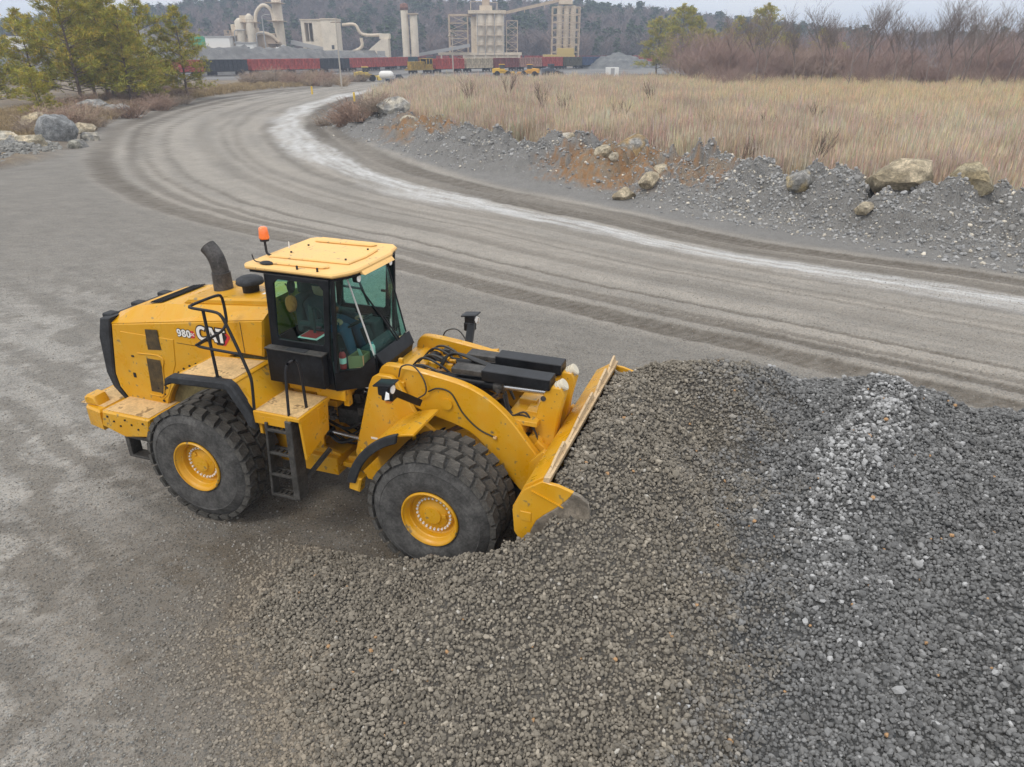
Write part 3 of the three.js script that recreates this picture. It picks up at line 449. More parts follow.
// frames, articulation joint, hoses
{
  const rf = mesh('rear_frame', [bx(-3.0, -0.5, 0.78, 1.35, -0.5, 0.5, 0.02), ext([[-1.1, 0.7], [-0.05, 0.7], [-0.02, 1.0], [-0.3, 1.06], [-0.32, 2.1], [-0.9, 2.25], [-1.1, 1.3]], 0.52, 0.6, 0.012), ext([[-1.1, 0.7], [-0.05, 0.7], [-0.02, 1.0], [-0.3, 1.06], [-0.32, 2.1], [-0.9, 2.25], [-1.1, 1.3]], -0.6, -0.52, 0.012), bx(-0.6, -0.02, 0.7, 0.98, -0.7, 0.7, 0.015), bx(-0.55, 0.35, 2.1, 2.24, -0.7, 0.84, 0.01), bx(-0.3, -0.02, 1.75, 1.85, -0.55, 0.55)], yellow, loader);
  mesh('axle', [rod([-1.85, 0.93, -1.1], [-1.85, 0.93, 1.1], 0.2, 0.2, 14), bx(-2.15, -1.55, 0.65, 1.25, -0.3, 0.3, 0.1)], yellow, loader);
  mesh('engine_block', bx(-3.0, -0.9, 1.3, 2.4, -0.6, 0.6, 0.05), std([0.3, 0.24, 0.1], { map: rep(dirtTex, 0.6) }), rf);
  mesh('floor_bracket', [bx(-0.1, 0.35, 2.05, 2.2, 0.72, 0.86, 0.01), bx(0.28, 0.36, 1.95, 2.2, 0.7, 0.8, 0.008)], yellow, rf);
  const ff = mesh('front_frame', [ext([[0.06, 0.85], [0.55, 0.8], [0.9, 0.72], [2.3, 0.72], [2.4, 1.2], [1.6, 1.6], [0.9, 1.6], [0.5, 1.05], [0.06, 0.95]], -0.55, 0.55, 0.02), ext([[0.05, 0.98], [0.5, 1.2], [0.75, 1.95], [0.6, 1.95], [0.3, 1.35], [0.05, 1.2]], -0.25, 0.25, 0.01), bx(0.02, 0.5, 0.82, 0.9, -0.5, 0.62, 0.01)], yellow, loader);
  mesh('axle', [rod([1.85, 0.93, -1.1], [1.85, 0.93, 1.1], 0.2, 0.2, 14), bx(1.55, 2.15, 0.6, 1.25, -0.3, 0.3, 0.1)], yellow, loader);
  for (const s of [1, -1]) {
    const t = ext([[0.36, 1.0], [0.34, 1.2], [0.66, 2.3], [0.72, 2.42], [0.8, 2.47], [1.0, 2.47], [1.1, 2.4], [1.35, 1.95], [1.6, 1.75], [1.7, 1.3], [1.5, 0.78], [0.5, 0.78]], 0.66, 0.74, 0.012);
    const tw = mesh('loader_tower', s > 0 ? t : mirrorZ(t), yellow, loader);
    mesh('pivot_boss', [disc(0.92, 2.3, s > 0 ? 0.735 : -0.76, s > 0 ? 0.76 : -0.735, 0.09)], yellow, tw);
    mesh('decal', bx(0.62, 0.75, 1.47, 1.5, s > 0 ? 0.739 : -0.744, s > 0 ? 0.744 : -0.739, 0), whiteM, tw);
    mesh('decal', bx(0.44, 0.53, 1.18, 1.26, s > 0 ? 0.739 : -0.744, s > 0 ? 0.744 : -0.739, 0), std([0.8, 0.6, 0.02]), tw);
    const sc = mesh('steering_cylinder', rod([-0.75, 1.38, 0.56 * s], [-0.12, 1.36, 0.58 * s], 0.075, 0.075, 14), blackP, loader); mesh('rod', rod([-0.12, 1.36, 0.58 * s], [0.42, 1.34, 0.6 * s], 0.028), steel, sc); mesh('rod_eye', disc(0.45, 1.34, 0.6 * s - 0.05, 0.6 * s + 0.05, 0.09, 14), yellow, sc);
  }
  mesh('tower_crossmember', [bx(0.72, 1.15, 2.28, 2.38, -0.66, 0.66, 0.02), bx(0.7, 0.78, 1.6, 2.35, -0.66, 0.66, 0.01), rod([0.92, 2.3, -0.7], [0.92, 2.3, 0.7], 0.11, 0.11, 16)], yellow, ff);
  const R = rng(5), hoses = [];
  for (let i = 0; i < 16; i++) { const z = -0.5 + 1.05 * R(), y = 1.2 + 0.75 * R(), dy = (R() - 0.5) * 0.5, sag = 0.1 + 0.15 * R(); const pts = [[-0.35, y, z], [-0.05, y - sag, z + (R() - 0.5) * 0.15], [0.25, y - sag * 0.6 + dy * 0.5, z + (R() - 0.5) * 0.2], [0.62, y + dy, z + (R() - 0.5) * 0.1]]; mesh('hydraulic_hose', tube(pts, 0.014 + 0.012 * R(), 6, 18), i % 4 === 3 ? gunM : hoseM, ff); }
  for (const [x, y, z, r] of [[-0.1, 1.72, 0.62, 0.05], [-0.06, 1.62, 0.6, 0.04], [0.38, 1.75, 0.5, 0.06], [0.45, 1.55, 0.52, 0.05], [0.3, 1.95, 0.45, 0.05]]) mesh('valve', [bx(x - r, x + r, y - r, y + r, z - r, z + r, 0.01), rod([x + r, y, z], [x + r * 2, y, z], r * 0.6)], gunM, ff);
  mesh('hitch_pin', [rod([0, 0.75, 0], [0, 1.9, 0], 0.08, 0.08, 14), bx(-0.2, 0.2, 1.35, 1.6, -0.3, 0.3, 0.02)], gunM, ff);
}
// lift arms, linkage
{
  const armP = [[0.74, 2.32], [0.78, 2.5], [0.95, 2.58], [1.62, 2.52], [2.13, 2.41], [2.54, 2.15], [2.9, 1.73], [3.06, 1.5], [3.14, 1.16], [3.04, 0.98], [2.86, 0.97], [2.7, 1.1], [2.44, 1.42], [2.15, 1.72], [1.9, 1.84], [1.5, 1.94], [1.0, 2.1]];
  const sp = new THREE.Shape(new THREE.SplineCurve([...armP, armP[0]].map(([x, y]) => new THREE.Vector2(x, y))).getPoints(80));
  for (const s of [1, -1]) {
    const a = mesh('lift_arm', ext(sp.clone(), s > 0 ? 0.5 : -0.62, s > 0 ? 0.62 : -0.5, 0.015), yellow, loader);
    for (const [x, y, r] of [[2.95, 1.1, 0.11], [1.75, 2.15, 0.08]]) mesh('pin_boss', disc(x, y, s > 0 ? 0.6 : -0.65, s > 0 ? 0.65 : -0.6, r), yellow, a);
    const h = tube([[1.5, 2.3, 0.65], [1.62, 2.36, 0.64], [1.8, 2.33, 0.63], [1.98, 2.05, 0.63], [2.2, 1.86, 0.635], [2.42, 1.78, 0.635]], 0.011, 5, 30); mesh('hose', s > 0 ? h : mirrorZ(h), hoseM, a);
    const h2 = tube([[1.08, 2.45, 0.66], [1.15, 2.62, 0.68], [1.32, 2.66, 0.7], [1.46, 2.5, 0.7], [1.48, 2.3, 0.68], [1.35, 2.18, 0.66]], 0.011, 5, 30); mesh('hose', s > 0 ? h2 : mirrorZ(h2), gunM, a);
    mesh('hose_clip', bx(2.4, 2.45, 1.76, 1.8, s > 0 ? 0.62 : -0.66, s > 0 ? 0.66 : -0.62), deckPaint, a);
    const lc = mesh('lift_cylinder', rod([0.95, 1.15, 0.36 * s], [1.6, 1.55, 0.38 * s], 0.09, 0.09, 14), blackP, loader); mesh('rod', rod([1.6, 1.55, 0.38 * s], [2.1, 1.86, 0.4 * s], 0.05), steel, lc);
    // tilt cylinder with its black guard
    const zc = s > 0 ? 0.28 : -0.22;
    const tc = mesh('tilt_cylinder', [rod([1.2, 2.34, zc], [2.3, 2.36, zc], 0.085, 0.085, 16), disc(1.15, 2.34, zc - 0.1, zc + 0.1, 0.11)], blackP, loader);
    mesh('collar', [rod([2.3, 2.36, zc], [2.42, 2.36, zc], 0.1, 0.1, 16), disc(2.38, 2.34, zc + 0.06, zc + 0.13, 0.035, 12)], gunM, tc); mesh('rod', rod([2.42, 2.36, zc], [3.08, 2.38, zc], 0.045, 0.045, 12), steel, tc);
    mesh('guard', [bx(2.15, 3.08, 2.45, 2.6, zc - 0.13, zc + 0.13, 0.012), bx(3.05, 3.08, 2.3, 2.46, zc - 0.13, zc - 0.09, 0.004)], blackP, tc);
    mesh('guard_mount', bx(1.72, 2.15, 2.5, 2.57, zc - 0.1, zc + 0.12, 0.01), gunM, tc);
    const lv = mesh('tilt_lever', [ext([[2.92, 2.2], [3.0, 2.4], [3.1, 2.5], [3.22, 2.5], [3.27, 2.4], [3.2, 2.1], [3.16, 1.75], [3.02, 1.5], [2.86, 1.5], [2.84, 1.8]], zc - 0.09, zc + 0.09, 0.02), disc(2.9, 1.65, zc - 0.14, zc + 0.14, 0.13)], yellow, loader);
    mesh('pin_cap', [rod([3.14, 2.45, zc], [3.25, 2.53, zc], 0.066, 0.066, 14), ...[0.2, 0.5, 0.8].map((k) => rod([3.14 + 0.11 * k, 2.45 + 0.08 * k, zc], [3.155 + 0.11 * k, 2.461 + 0.08 * k, zc], 0.08, 0.08, 14))], std([0.62, 0.56, 0.44]), lv);
    mesh('pin', disc(2.99, 2.32, zc + 0.088, zc + 0.105, 0.035, 12), gunM, lv);
  }
  const ct = mesh('arm_crosstube', [rod([2.62, 1.85, -0.52], [2.62, 1.85, 0.52], 0.16, 0.16, 18), bx(2.5, 2.95, 1.95, 2.02, -0.45, 0.5, 0.01), bx(2.55, 2.8, 1.6, 2.1, -0.05, 0.05, 0.01)], yellow, loader);
  const cp = mesh('quick_coupler', [ext([[2.8, 1.1], [2.78, 1.5], [2.95, 1.75], [3.12, 1.62], [3.1, 1.05]], 0.32, 0.48, 0.015), ext([[2.8, 1.1], [2.78, 1.5], [2.95, 1.75], [3.12, 1.62], [3.1, 1.05]], -0.48, -0.32, 0.015), bx(2.82, 3.1, 1.4, 1.55, -0.48, 0.48, 0.01), bx(2.72, 3.0, 1.98, 2.06, -0.2, 0.28, 0.01)], yellow, loader);
  for (const [x, y] of [[2.85, 1.45], [2.95, 1.6], [2.88, 1.25]]) mesh('bolt', disc(x, y, 0.478, 0.495, 0.03, 8), gunM, cp);
  for (let i = 0; i < 4; i++) mesh('hose', tube([[1.3 + 0.05 * i, 2.42, 0.02 + 0.05 * i], [1.6, 2.6 + 0.015 * i, 0.02 + 0.03 * i], [1.95, 2.58, 0.05 + 0.02 * i], [2.3, 2.45, 0.06 + 0.02 * i], [2.5, 2.1, 0.1]], 0.018, 6, 30), hoseM, ct);
  for (let i = 0; i < 3; i++) mesh('hose', tube([[2.45, 2.3, 0.3 + 0.05 * i], [2.55, 2.02, 0.34 + 0.04 * i], [2.75, 1.98 + 0.05 * i, 0.38], [2.9, 1.85, 0.42], [2.95, 1.68, 0.4]], 0.014, 5, 26), i ? hoseM : gunM, ct);
  for (let i = 0; i < 5; i++) mesh('hose', tube([[1.0, 2.36, -0.4 + 0.2 * i], [1.2, 2.52 + 0.03 * (i % 2), -0.35 + 0.18 * i], [1.45, 2.5, -0.3 + 0.17 * i], [1.7, 2.3, -0.25 + 0.14 * i]], 0.016, 6, 20), i % 2 ? hoseM : gunM, ct);
  for (const [x, y, z] of [[1.3, 2.43, -0.38], [1.42, 2.43, -0.1], [1.35, 2.43, 0.12], [1.15, 2.42, 0.4]]) mesh('fitting', [bx(x - 0.05, x + 0.05, y - 0.03, y + 0.05, z - 0.045, z + 0.045, 0.01), rod([x + 0.05, y, z], [x + 0.14, y, z], 0.028)], x > 1.3 ? yellow : gunM, ct);
  mesh('valve_block', bx(1.5, 1.72, 2.05, 2.3, -0.3, 0.3, 0.02), gunM, ct); mesh('cover_plate', bx(1.2, 1.75, 2.3, 2.34, -0.46, 0.46, 0.008), yellow, ct);
  mesh('bracket', bx(0.98, 1.04, 2.36, 2.62, 0.42, 0.47, 0.008), yellow, ct); mesh('bracket', bx(1.25, 1.6, 2.4, 2.47, 0.06, 0.12, 0.006), yellow, ct);
}
// bucket
{
  const Bz = 1.7, t = 0.045;
  const inn = [[3.45, 2.0], [3.24, 1.86], [3.1, 1.55], [3.12, 1.25], [3.27, 1.02], [3.6, 0.9], [4.35, 0.72]], nrm = inn.map((p, i) => { const a = inn[Math.max(0, i - 1)], b = inn[Math.min(inn.length - 1, i + 1)], dx = b[0] - a[0], dy = b[1] - a[1], l = Math.hypot(dx, dy); return [p[0] - dy / l * -t, p[1] + dx / l * -t]; });
  const bk = mesh('bucket', ext([...inn, ...nrm.reverse()], -Bz, Bz, 0.006), yellow, loader);
  const wear = [[3.27, 0.99], [3.27, 1.16], [3.3, 1.32], [3.36, 1.46], [3.45, 1.56], [3.56, 1.66], [3.66, 1.76], [3.74, 1.86], [3.78, 1.934]];
  const ep = [[3.07, 1.55], [3.2, 1.84], [3.42, 2.0], [3.6, 1.985], ...wear.slice().reverse(), [3.25, 1.0], [3.09, 1.25]];
  for (const s of [1, -1]) {
    const e = mesh('end_plate', ext(ep, s > 0 ? Bz : -Bz - 0.05, s > 0 ? Bz + 0.05 : -Bz, 0.006), yellow, bk);
    mesh('worn_side_cutter', ext([...wear, [3.86, 1.91], [3.95, 1.84], [3.98, 1.72], [3.98, 1.45], [4.1, 1.0], [4.1, 0.78], [3.6, 0.86]], s > 0 ? Bz + 0.003 : -Bz - 0.055, s > 0 ? Bz + 0.055 : -Bz - 0.003, 0.008), bareSteel, bk);
    const z0 = s > 0 ? Bz + 0.049 : -Bz - 0.056, z1 = z0 + 0.007;
    mesh('cast_plate', ext([[3.17, 1.44], [3.3, 1.44], [3.3, 1.56], [3.17, 1.56]], z0, z1 + 0.008, 0.004), yellow, bk);
    mesh('side_ridge', bar([3.3, 1.86, s * (Bz + 0.053)], [3.68, 1.72, s * (Bz + 0.053)], 0.03, 0.012), yellow, bk);
  }
  mesh('top_rail', ext([[3.42, 1.96], [3.5, 1.97], [3.52, 2.07], [3.44, 2.06]], -1.74, 1.74, 0.008), wornLip, bk);
  // spill guard in raised sections
  for (const [z0, z1, h] of [[1.72, 1.0, 0.08], [0.97, -0.38, 0.1], [-0.41, -1.2, 0.11], [-1.23, -1.73, 0.1]]) {
    const g = new THREE.ExtrudeGeometry(poly([[-z0, 0], [-z1, 0], [-z1 - 0.02, h], [-z0 + (z0 - z1) * 0.5, h * 0.75]]), { depth: 0.03, bevelEnabled: false }).rotateY(Math.PI / 2).rotateZ(0.16).translate(3.455, 2.055, 0);
    mesh('spill_guard', boxUV(g), wornLip, bk);
  }
  for (const z of [0.98, 0.0, -0.98]) mesh('rib', ext([[3.08, 1.5], [3.2, 1.86], [3.42, 2.04], [3.3, 1.75], [3.16, 1.4]], z - 0.03, z + 0.03, 0.004), yellow, bk);
  mesh('mount_ear', [ext([[2.9, 0.98], [2.92, 1.55], [3.1, 1.75], [3.2, 1.7], [3.16, 1.1]], 0.63, 0.72, 0.01), ext([[2.9, 0.98], [2.92, 1.55], [3.1, 1.75], [3.2, 1.7], [3.16, 1.1]], -0.72, -0.63, 0.01)], yellow, bk);
}
// front fenders and headlights
for (const s of [1, -1]) {
  const mz = (g) => s > 0 ? g : mirrorZ(g), mk = (n, g, m, p) => mesh(n, mz(Array.isArray(g) ? merge(g) : g), m, p);
  const f = mk('front_fender', [ext([...arc(1.85, 0.93, 1.2, 98, 166, 18), ...arc(1.85, 0.93, 1.17, 166, 98, 18)], 0.745, 1.46, 0.006), ext([...arc(1.85, 0.93, 1.2, 160, 172, 6), ...arc(1.85, 0.93, 1.04, 172, 160, 6)], 1.3, 1.46, 0.02)], yellow, loader);
  mk('rubber_flap', ext([...arc(1.85, 0.93, 1.22, 108, 166, 16), ...arc(1.85, 0.93, 1.1, 164, 112, 16)], 1.44, 1.5, 0.012), rubberEdge, f);
  mk('stay', bar([1.5, 2.04, 1.1], [1.3, 1.5, 0.76], 0.05, 0.05), yellow, f);
  const hl = mk('headlight', [bx(1.2, 1.36, 2.54, 2.68, 1.22, 1.42, 0.03), ext([[1.16, 2.66], [1.4, 2.69], [1.39, 2.705], [1.15, 2.675]], 1.21, 1.43, 0.003)], blackP, loader);
  mk('lamp_arm', [bar([1.3, 2.58, 1.3], [1.42, 2.2, 0.8], 0.11, 0.09), bx(1.2, 1.36, 2.44, 2.58, 1.2, 1.34, 0.02)], blackP, hl);
  mk('lens', disc(0, 0, 0, 0.012, 0.055, 16).rotateY(Math.PI / 2).translate(1.358, 2.61, 1.32), lensM, hl); mk('lens', ext([[1.3, 2.5], [1.37, 2.52], [1.37, 2.6], [1.33, 2.62]], 1.418, 1.43, 0.003), lensM, hl);
  mk('turn_signal', bx(1.24, 1.32, 2.4, 2.45, 1.22, 1.32, 0.01), std([0.6, 0.2, 0.02], { roughness: 0.4 }), hl);
}
// wheels
{
  const lat = (pts, n = 64) => crease(boxUV(new THREE.LatheGeometry(pts.map(([r, z]) => new THREE.Vector2(r, z)), n).rotateX(Math.PI / 2)), 0.5);
  const tyreG = lat([[0.39, -0.33], [0.42, -0.365], [0.5, -0.395], [0.62, -0.405], [0.72, -0.395], [0.73, -0.402], [0.745, -0.392], [0.82, -0.36], [0.862, -0.32], [0.87, -0.25], [0.872, 0], [0.87, 0.25], [0.862, 0.32], [0.82, 0.36], [0.745, 0.392], [0.73, 0.402], [0.72, 0.395], [0.62, 0.405], [0.5, 0.395], [0.42, 0.365], [0.39, 0.33]]);
  const rimG = lat([[0.385, 0.2], [0.39, 0.34], [0.415, 0.375], [0.41, 0.39], [0.395, 0.385], [0.36, 0.35], [0.345, 0.3], [0.335, 0.29], [0.325, 0.22], [0.3, 0.205], [0.275, 0.205], [0.27, 0.235], [0.215, 0.24], [0.205, 0.255], [0.13, 0.28], [0.12, 0.30], [0.02, 0.305], [0, 0.305]], 48);
  const rimBack = lat([[0.39, 0.2], [0.34, 0.0], [0.33, -0.25], [0.39, -0.33]], 32);
  const lockRing = lat([[0.41, 0.391], [0.4, 0.402], [0.385, 0.398]], 48);
  const bolts = []; for (let i = 0; i < 26; i++) { const a = i / 26 * Math.PI * 2; bolts.push(disc(0.243 * Math.cos(a), 0.243 * Math.sin(a), 0.236, 0.262, 0.016, 8)); } const boltG = merge(bolts);
  const block = (w, t0, skew) => { // tapered lug: radial height, tangent length t0, axial width w
    const g = new THREE.BoxGeometry(0.075, t0, w, 1, 1, 1).toNonIndexed(), p = g.attributes.position;
    for (let i = 0; i < p.count; i++) { const top = p.getX(i) > 0; let y = p.getY(i) * (top ? 0.84 : 1), z = p.getZ(i) * (top ? 0.84 : 1); y += z * skew; p.setXYZ(i, p.getX(i) + 0.895 - (top ? y * y * 0.5 : 0), y, z); }
    g.computeVertexNormals(); return boxUV(g);
  };
  const gs = [block(0.185, 0.175, 0.25), block(0.165, 0.185, -0.3), block(0.165, 0.185, 0.3), block(0.185, 0.175, -0.25)], zc = [-0.285, -0.092, 0.092, 0.285], n = 27;
  const R = rng(3);
  for (const [x, s] of [[-1.85, 1], [1.85, 1], [-1.85, -1], [1.85, -1]]) {
    const ty = mesh('wheel', tyreG, tyreM, loader); ty.position.set(x, 0.925, 1.115 * s); ty.scale.set(0.972, 0.972, 1); ty.rotation.z = R() * 3; if (s < 0) ty.rotation.y = Math.PI;
    mesh('rim', merge([rimG, rimBack, lockRing]), yellow, ty); mesh('bolt_ring', boltG, whiteM, ty).userData.kind = 'stuff';
    mesh('valve_cover', bx(0.14, 0.2, -0.03, 0.03, 0.27, 0.295, 0.01), yellow, ty);
    const all = [];
    for (let r = 0; r < 4; r++) for (let k = 0; k < n; k++) { const a = (k + (r % 2 ? 0.5 : 0) + (r > 1 ? 0.1 : 0)) / n * Math.PI * 2; if (s > 0) { const b = mesh('tread_block', gs[r], treadM, ty); b.rotation.z = a; b.position.z = zc[r]; } else all.push(gs[r].clone().rotateZ(a).translate(0, 0, zc[r])); }
    if (all.length) mesh('tread_block', merge(all), treadM, ty).userData.kind = 'stuff';
  }
}
const mirrored = mirrorZ;
// cab
{
  const cab = mesh('cab', [extY([[-0.72, 0.83], [0.2, 0.83], [0.66, 0.48], [0.66, -0.48], [0.2, -0.83], [-0.72, -0.83], [-0.93, -0.58], [-0.93, 0.58]], 2.22, 2.28, 0.01)], blackP, loader);
  const cp = [[0.2, 0.83], [0.66, 0.48]];
  const wall = (pts, m = blackP, name = 'cab_wall', th = 0.025) => { // closed panel from a quad with thickness along its normal
    const q = pts.map(V), nn = q[1].clone().sub(q[0]).cross(q[2].clone().sub(q[0])).normalize().multiplyScalar(th), b = q.map((p) => p.clone().add(nn)), A = (v) => [v.x, v.y, v.z], n = q.length, list = [];
    for (let i = 1; i < n - 1; i++) { list.push([A(q[0]), A(q[i]), A(q[i + 1])], [A(b[0]), A(b[i + 1]), A(b[i])]); }
    for (let i = 0; i < n; i++) { const j = (i + 1) % n; list.push([A(q[i]), A(b[i]), A(b[j]), A(q[j])]); }
    return mesh(name, quads(...list), m, cab);
  };
  for (const s of [1, -1]) {
    const Z = (v) => v * s * (s < 0 ? 0.9 : 1), mirrorZ = (g) => mirrored(g).scale(1, 1, 0.9);
    wall([[-0.72, 2.25, Z(0.82)], [0.2, 2.25, Z(0.82)], [0.19, 2.74, Z(0.82)], [-0.72, 2.74, Z(0.82)]]);
    wall([[0.2, 2.22, Z(0.82)], [0.64, 2.22, Z(0.48)], [0.62, 2.66, Z(0.47)], [0.5, 2.5, Z(0.57)], [0.2, 2.48, Z(0.82)]]);
    wall([[-0.72, 2.25, Z(0.82)], [-0.92, 2.25, Z(0.58)], [-0.9, 2.74, Z(0.58)], [-0.72, 2.74, Z(0.82)]]);
    // door frame with its opening
    const fr = ext([[-0.72, 2.7], [0.19, 2.7], [0.3, 3.76], [-0.66, 3.76]], 0.82, 0.86, 0.006, [[[-0.57, 2.87], [0.1, 2.87], [0.13, 2.9], [0.2, 3.62], [0.13, 3.7], [-0.48, 3.7], [-0.54, 3.64], [-0.6, 2.92]]]);
    mesh('door_frame', s > 0 ? fr : mirrorZ(fr), blackP, cab);
    const gl = quads([[-0.62, 2.84, 0.845], [0.14, 2.84, 0.845], [0.22, 3.72, 0.845], [-0.56, 3.72, 0.845]]); mesh('door_glass', s > 0 ? gl : mirrorZ(gl), glassM, cab);
    // front quarter pane, bonded, with a light edge seal
    const A = [0.22, 2.5, 0.83], B = [0.5, 2.52, 0.585], C = [0.62, 2.68, 0.475], D = [0.345, 3.74, 0.53], E = [0.31, 3.74, 0.835];
    const q = quads([A, B, C], [A, C, D], [A, D, E]); mesh('quarter_glass', s > 0 ? q : mirrorZ(q), glassM, cab);
    const ed = rod([0.622, 2.67, 0.478], [0.347, 3.74, 0.533], 0.012, 0.012, 6); mesh('glass_seal', s > 0 ? ed : mirrorZ(ed), s > 0 ? std([0.5, 0.5, 0.48]) : darkM, cab);
    const rq = quads([[-0.725, 2.74, 0.825], [-0.905, 2.74, 0.58], [-0.88, 3.74, 0.56], [-0.665, 3.74, 0.825]]); mesh('rear_quarter_glass', s > 0 ? rq : mirrorZ(rq), glassM, cab);
    const rp = [bar([-0.9, 2.74, 0.57], [-0.88, 3.76, 0.55], 0.06, 0.06), bar([0.25, 2.5, 0.82], [0.33, 3.76, 0.82], 0.045, 0.045)]; mesh('pillar', s > 0 ? merge(rp) : mirrorZ(merge(rp)), blackP, cab);
    const hd = bx(0.05, 0.13, 3.1, 3.14, 0.86, 0.89, 0.01); mesh('door_handle', s > 0 ? hd : mirrorZ(hd), darkM, cab);
    const lp = disc(0, 0, -0.03, 0.03, 0.055, 16).rotateY(Math.PI / 2).translate(0.44, 3.69, 0.44); const lamp = mesh('roof_lamp', s > 0 ? lp : mirrorZ(lp), darkM, cab);
    const ln = disc(0, 0, 0, 0.01, 0.045, 16).rotateY(Math.PI / 2).translate(0.467, 3.69, 0.44); mesh('roof_lamp_lens', s > 0 ? ln : mirrorZ(ln), lensM, cab);
  }
  mesh('storage_box', [bx(-0.72, 0.15, 2.29, 2.76, 0.865, 0.98, 0.015)], blackP, cab); mesh('box_lid', [bx(-0.73, 0.17, 2.762, 2.785, 0.863, 1.0, 0.008)], gunM, cab); mesh('vent', bx(-0.4, -0.1, 2.786, 2.791, 0.88, 0.98, 0), rubberEdge, cab);
  wall([[0.64, 2.22, 0.48], [0.64, 2.22, -0.48], [0.63, 2.66, -0.47], [0.63, 2.66, 0.47]]); wall([[0.64, 2.22, 0.48], [0.72, 2.5, 0.44], [0.72, 2.5, -0.44], [0.64, 2.22, -0.48]]); wall([[0.63, 2.66, 0.47], [0.72, 2.5, 0.44], [0.72, 2.5, -0.44], [0.63, 2.66, -0.47]]); wall([[-0.92, 2.25, 0.58], [-0.92, 2.25, -0.58], [-0.9, 2.74, -0.58], [-0.9, 2.74, 0.58]]);
  mesh('windshield', quads([[0.622, 2.67, 0.475], [0.622, 2.67, -0.43], [0.345, 3.74, -0.478], [0.345, 3.74, 0.53]]), glassM, cab);
  mesh('rear_glass', quads([[-0.905, 2.74, 0.56], [-0.905, 2.74, -0.56], [-0.88, 3.74, -0.54], [-0.88, 3.74, 0.54]]), glassM, cab);
  mesh('wiper', [rod([0.66, 2.66, -0.1], [0.52, 3.12, 0.1], 0.012, 0.012, 6), bar([0.575, 2.9, -0.02], [0.42, 3.5, 0.32], 0.025, 0.015), rod([0.66, 2.66, -0.16], [0.54, 3.05, 0.02], 0.01, 0.01, 6)], darkM, cab);
  // roof
  const plan = [[-1.05, 0.74], [-0.98, 0.82], [0.34, 0.84], [0.46, 0.66], [0.52, 0.5], [0.52, -0.38], [0.46, -0.5], [0.42, -0.7], [0.32, -0.8], [-0.96, -0.8], [-1.03, -0.7]];
  mesh('headliner', extY(plan.map(([x, z]) => [x * 0.96, z * 0.96]), 3.735, 3.775, 0.005), blackP, cab);
  const roof = mesh('roof', [extY(plan, 3.775, 3.835, 0.02), extY([[-0.9, 0.42], [0.3, 0.38], [0.34, 0.0], [0.3, -0.38], [-0.9, -0.42]], 3.83, 3.865, 0.015)], dustSheenPaint, cab);
  for (const z of [0.6, -0.6]) mesh('roof_rib', extY([[-0.8, z - 0.1], [0.1, z - 0.07], [0.16, z], [0.1, z + 0.07], [-0.8, z + 0.1]], 3.83, 3.872, 0.018), dustSheenPaint, roof);
  mesh('roof_visor', ext([[0.45, 3.75], [0.57, 3.745], [0.53, 3.79], [0.42, 3.82]], -0.36, 0.44, 0.01), dustSheenPaint, roof);
  const rb = []; for (const [x, z] of [[-0.7, 0.2], [-0.7, -0.2], [0.2, 0.28], [0.2, -0.28], [-0.2, 0.78], [0.1, 0.78]]) rb.push(rod([x, 3.83, z], [x, 3.885, z], 0.014, 0.014, 6)); mesh('roof_bolt', rb, darkM, roof).userData.kind = 'stuff';
  mesh('beacon_arm', tube([[-0.93, 3.83, 0.32], [-1.0, 3.86, 0.32], [-1.02, 3.95, 0.31], [-1.03, 4.04, 0.3]], 0.017, 6, 16), darkM, cab);
  const be = mesh('beacon', boxUV(new THREE.LatheGeometry([[0, 0], [0.065, 0], [0.07, 0.02], [0.062, 0.1], [0.056, 0.15], [0.03, 0.165], [0, 0.168]].map(([x, y]) => new THREE.Vector2(x, y)), 20).translate(-1.03, 4.05, 0.3)), new THREE.MeshPhysicalMaterial({ color: new THREE.Color().setRGB(0.95, 0.2, 0.035), roughness: 0.25, clearcoat: 0.8 }), cab); mesh('beacon_base', rod([-1.03, 4.02, 0.3], [-1.03, 4.055, 0.3], 0.06, 0.06, 16), darkM, be);
  mesh('antenna_puck', [boxUV(new THREE.SphereGeometry(0.09, 16, 8).scale(1.1, 0.3, 0.7).translate(-0.72, 3.85, 0.7)), tube([[-0.8, 3.85, 0.7], [-0.9, 3.87, 0.71], [-0.92, 3.95, 0.72]], 0.008, 5, 10)], rubberEdge, cab); mesh('antenna', rod([-0.88, 3.83, 0.0], [-0.89, 3.95, -0.02], 0.01, 0.006, 6), whiteM, cab);
  // seat, console, wheel, mirrors inside
  const cloth = std([0.055, 0.058, 0.062], { roughness: 0.95 }), teal = std([0.05, 0.16, 0.16], { roughness: 0.7 });
  const seat = mesh('operator_seat', [bx(-0.62, -0.15, 2.66, 2.78, -0.26, 0.26, 0.05), bx(-0.5, -0.25, 2.28, 2.67, -0.18, 0.18, 0.03)], cloth, cab); mesh('backrest', bx(-0.74, -0.6, 2.72, 3.28, -0.26, 0.26, 0.06), cloth, seat); mesh('headrest', bx(-0.76, -0.64, 3.26, 3.46, -0.13, 0.13, 0.05), cloth, seat); mesh('armrest', [bx(-0.6, -0.2, 2.88, 2.95, 0.28, 0.38, 0.03), bx(-0.6, -0.15, 2.88, 2.95, -0.4, -0.28, 0.03)], cloth, seat);
  const col = mesh('steering_column', [bar([0.42, 2.3, 0.02], [0.22, 2.85, 0.02], 0.1, 0.1), boxUV(new THREE.TorusGeometry(0.18, 0.016, 8, 28).rotateX(Math.PI / 2).rotateZ(0.5).translate(0.16, 2.93, 0.02)), bar([0.0, 2.85, 0.02], [0.32, 3.0, 0.02], 0.03, 0.02)], darkM, cab);
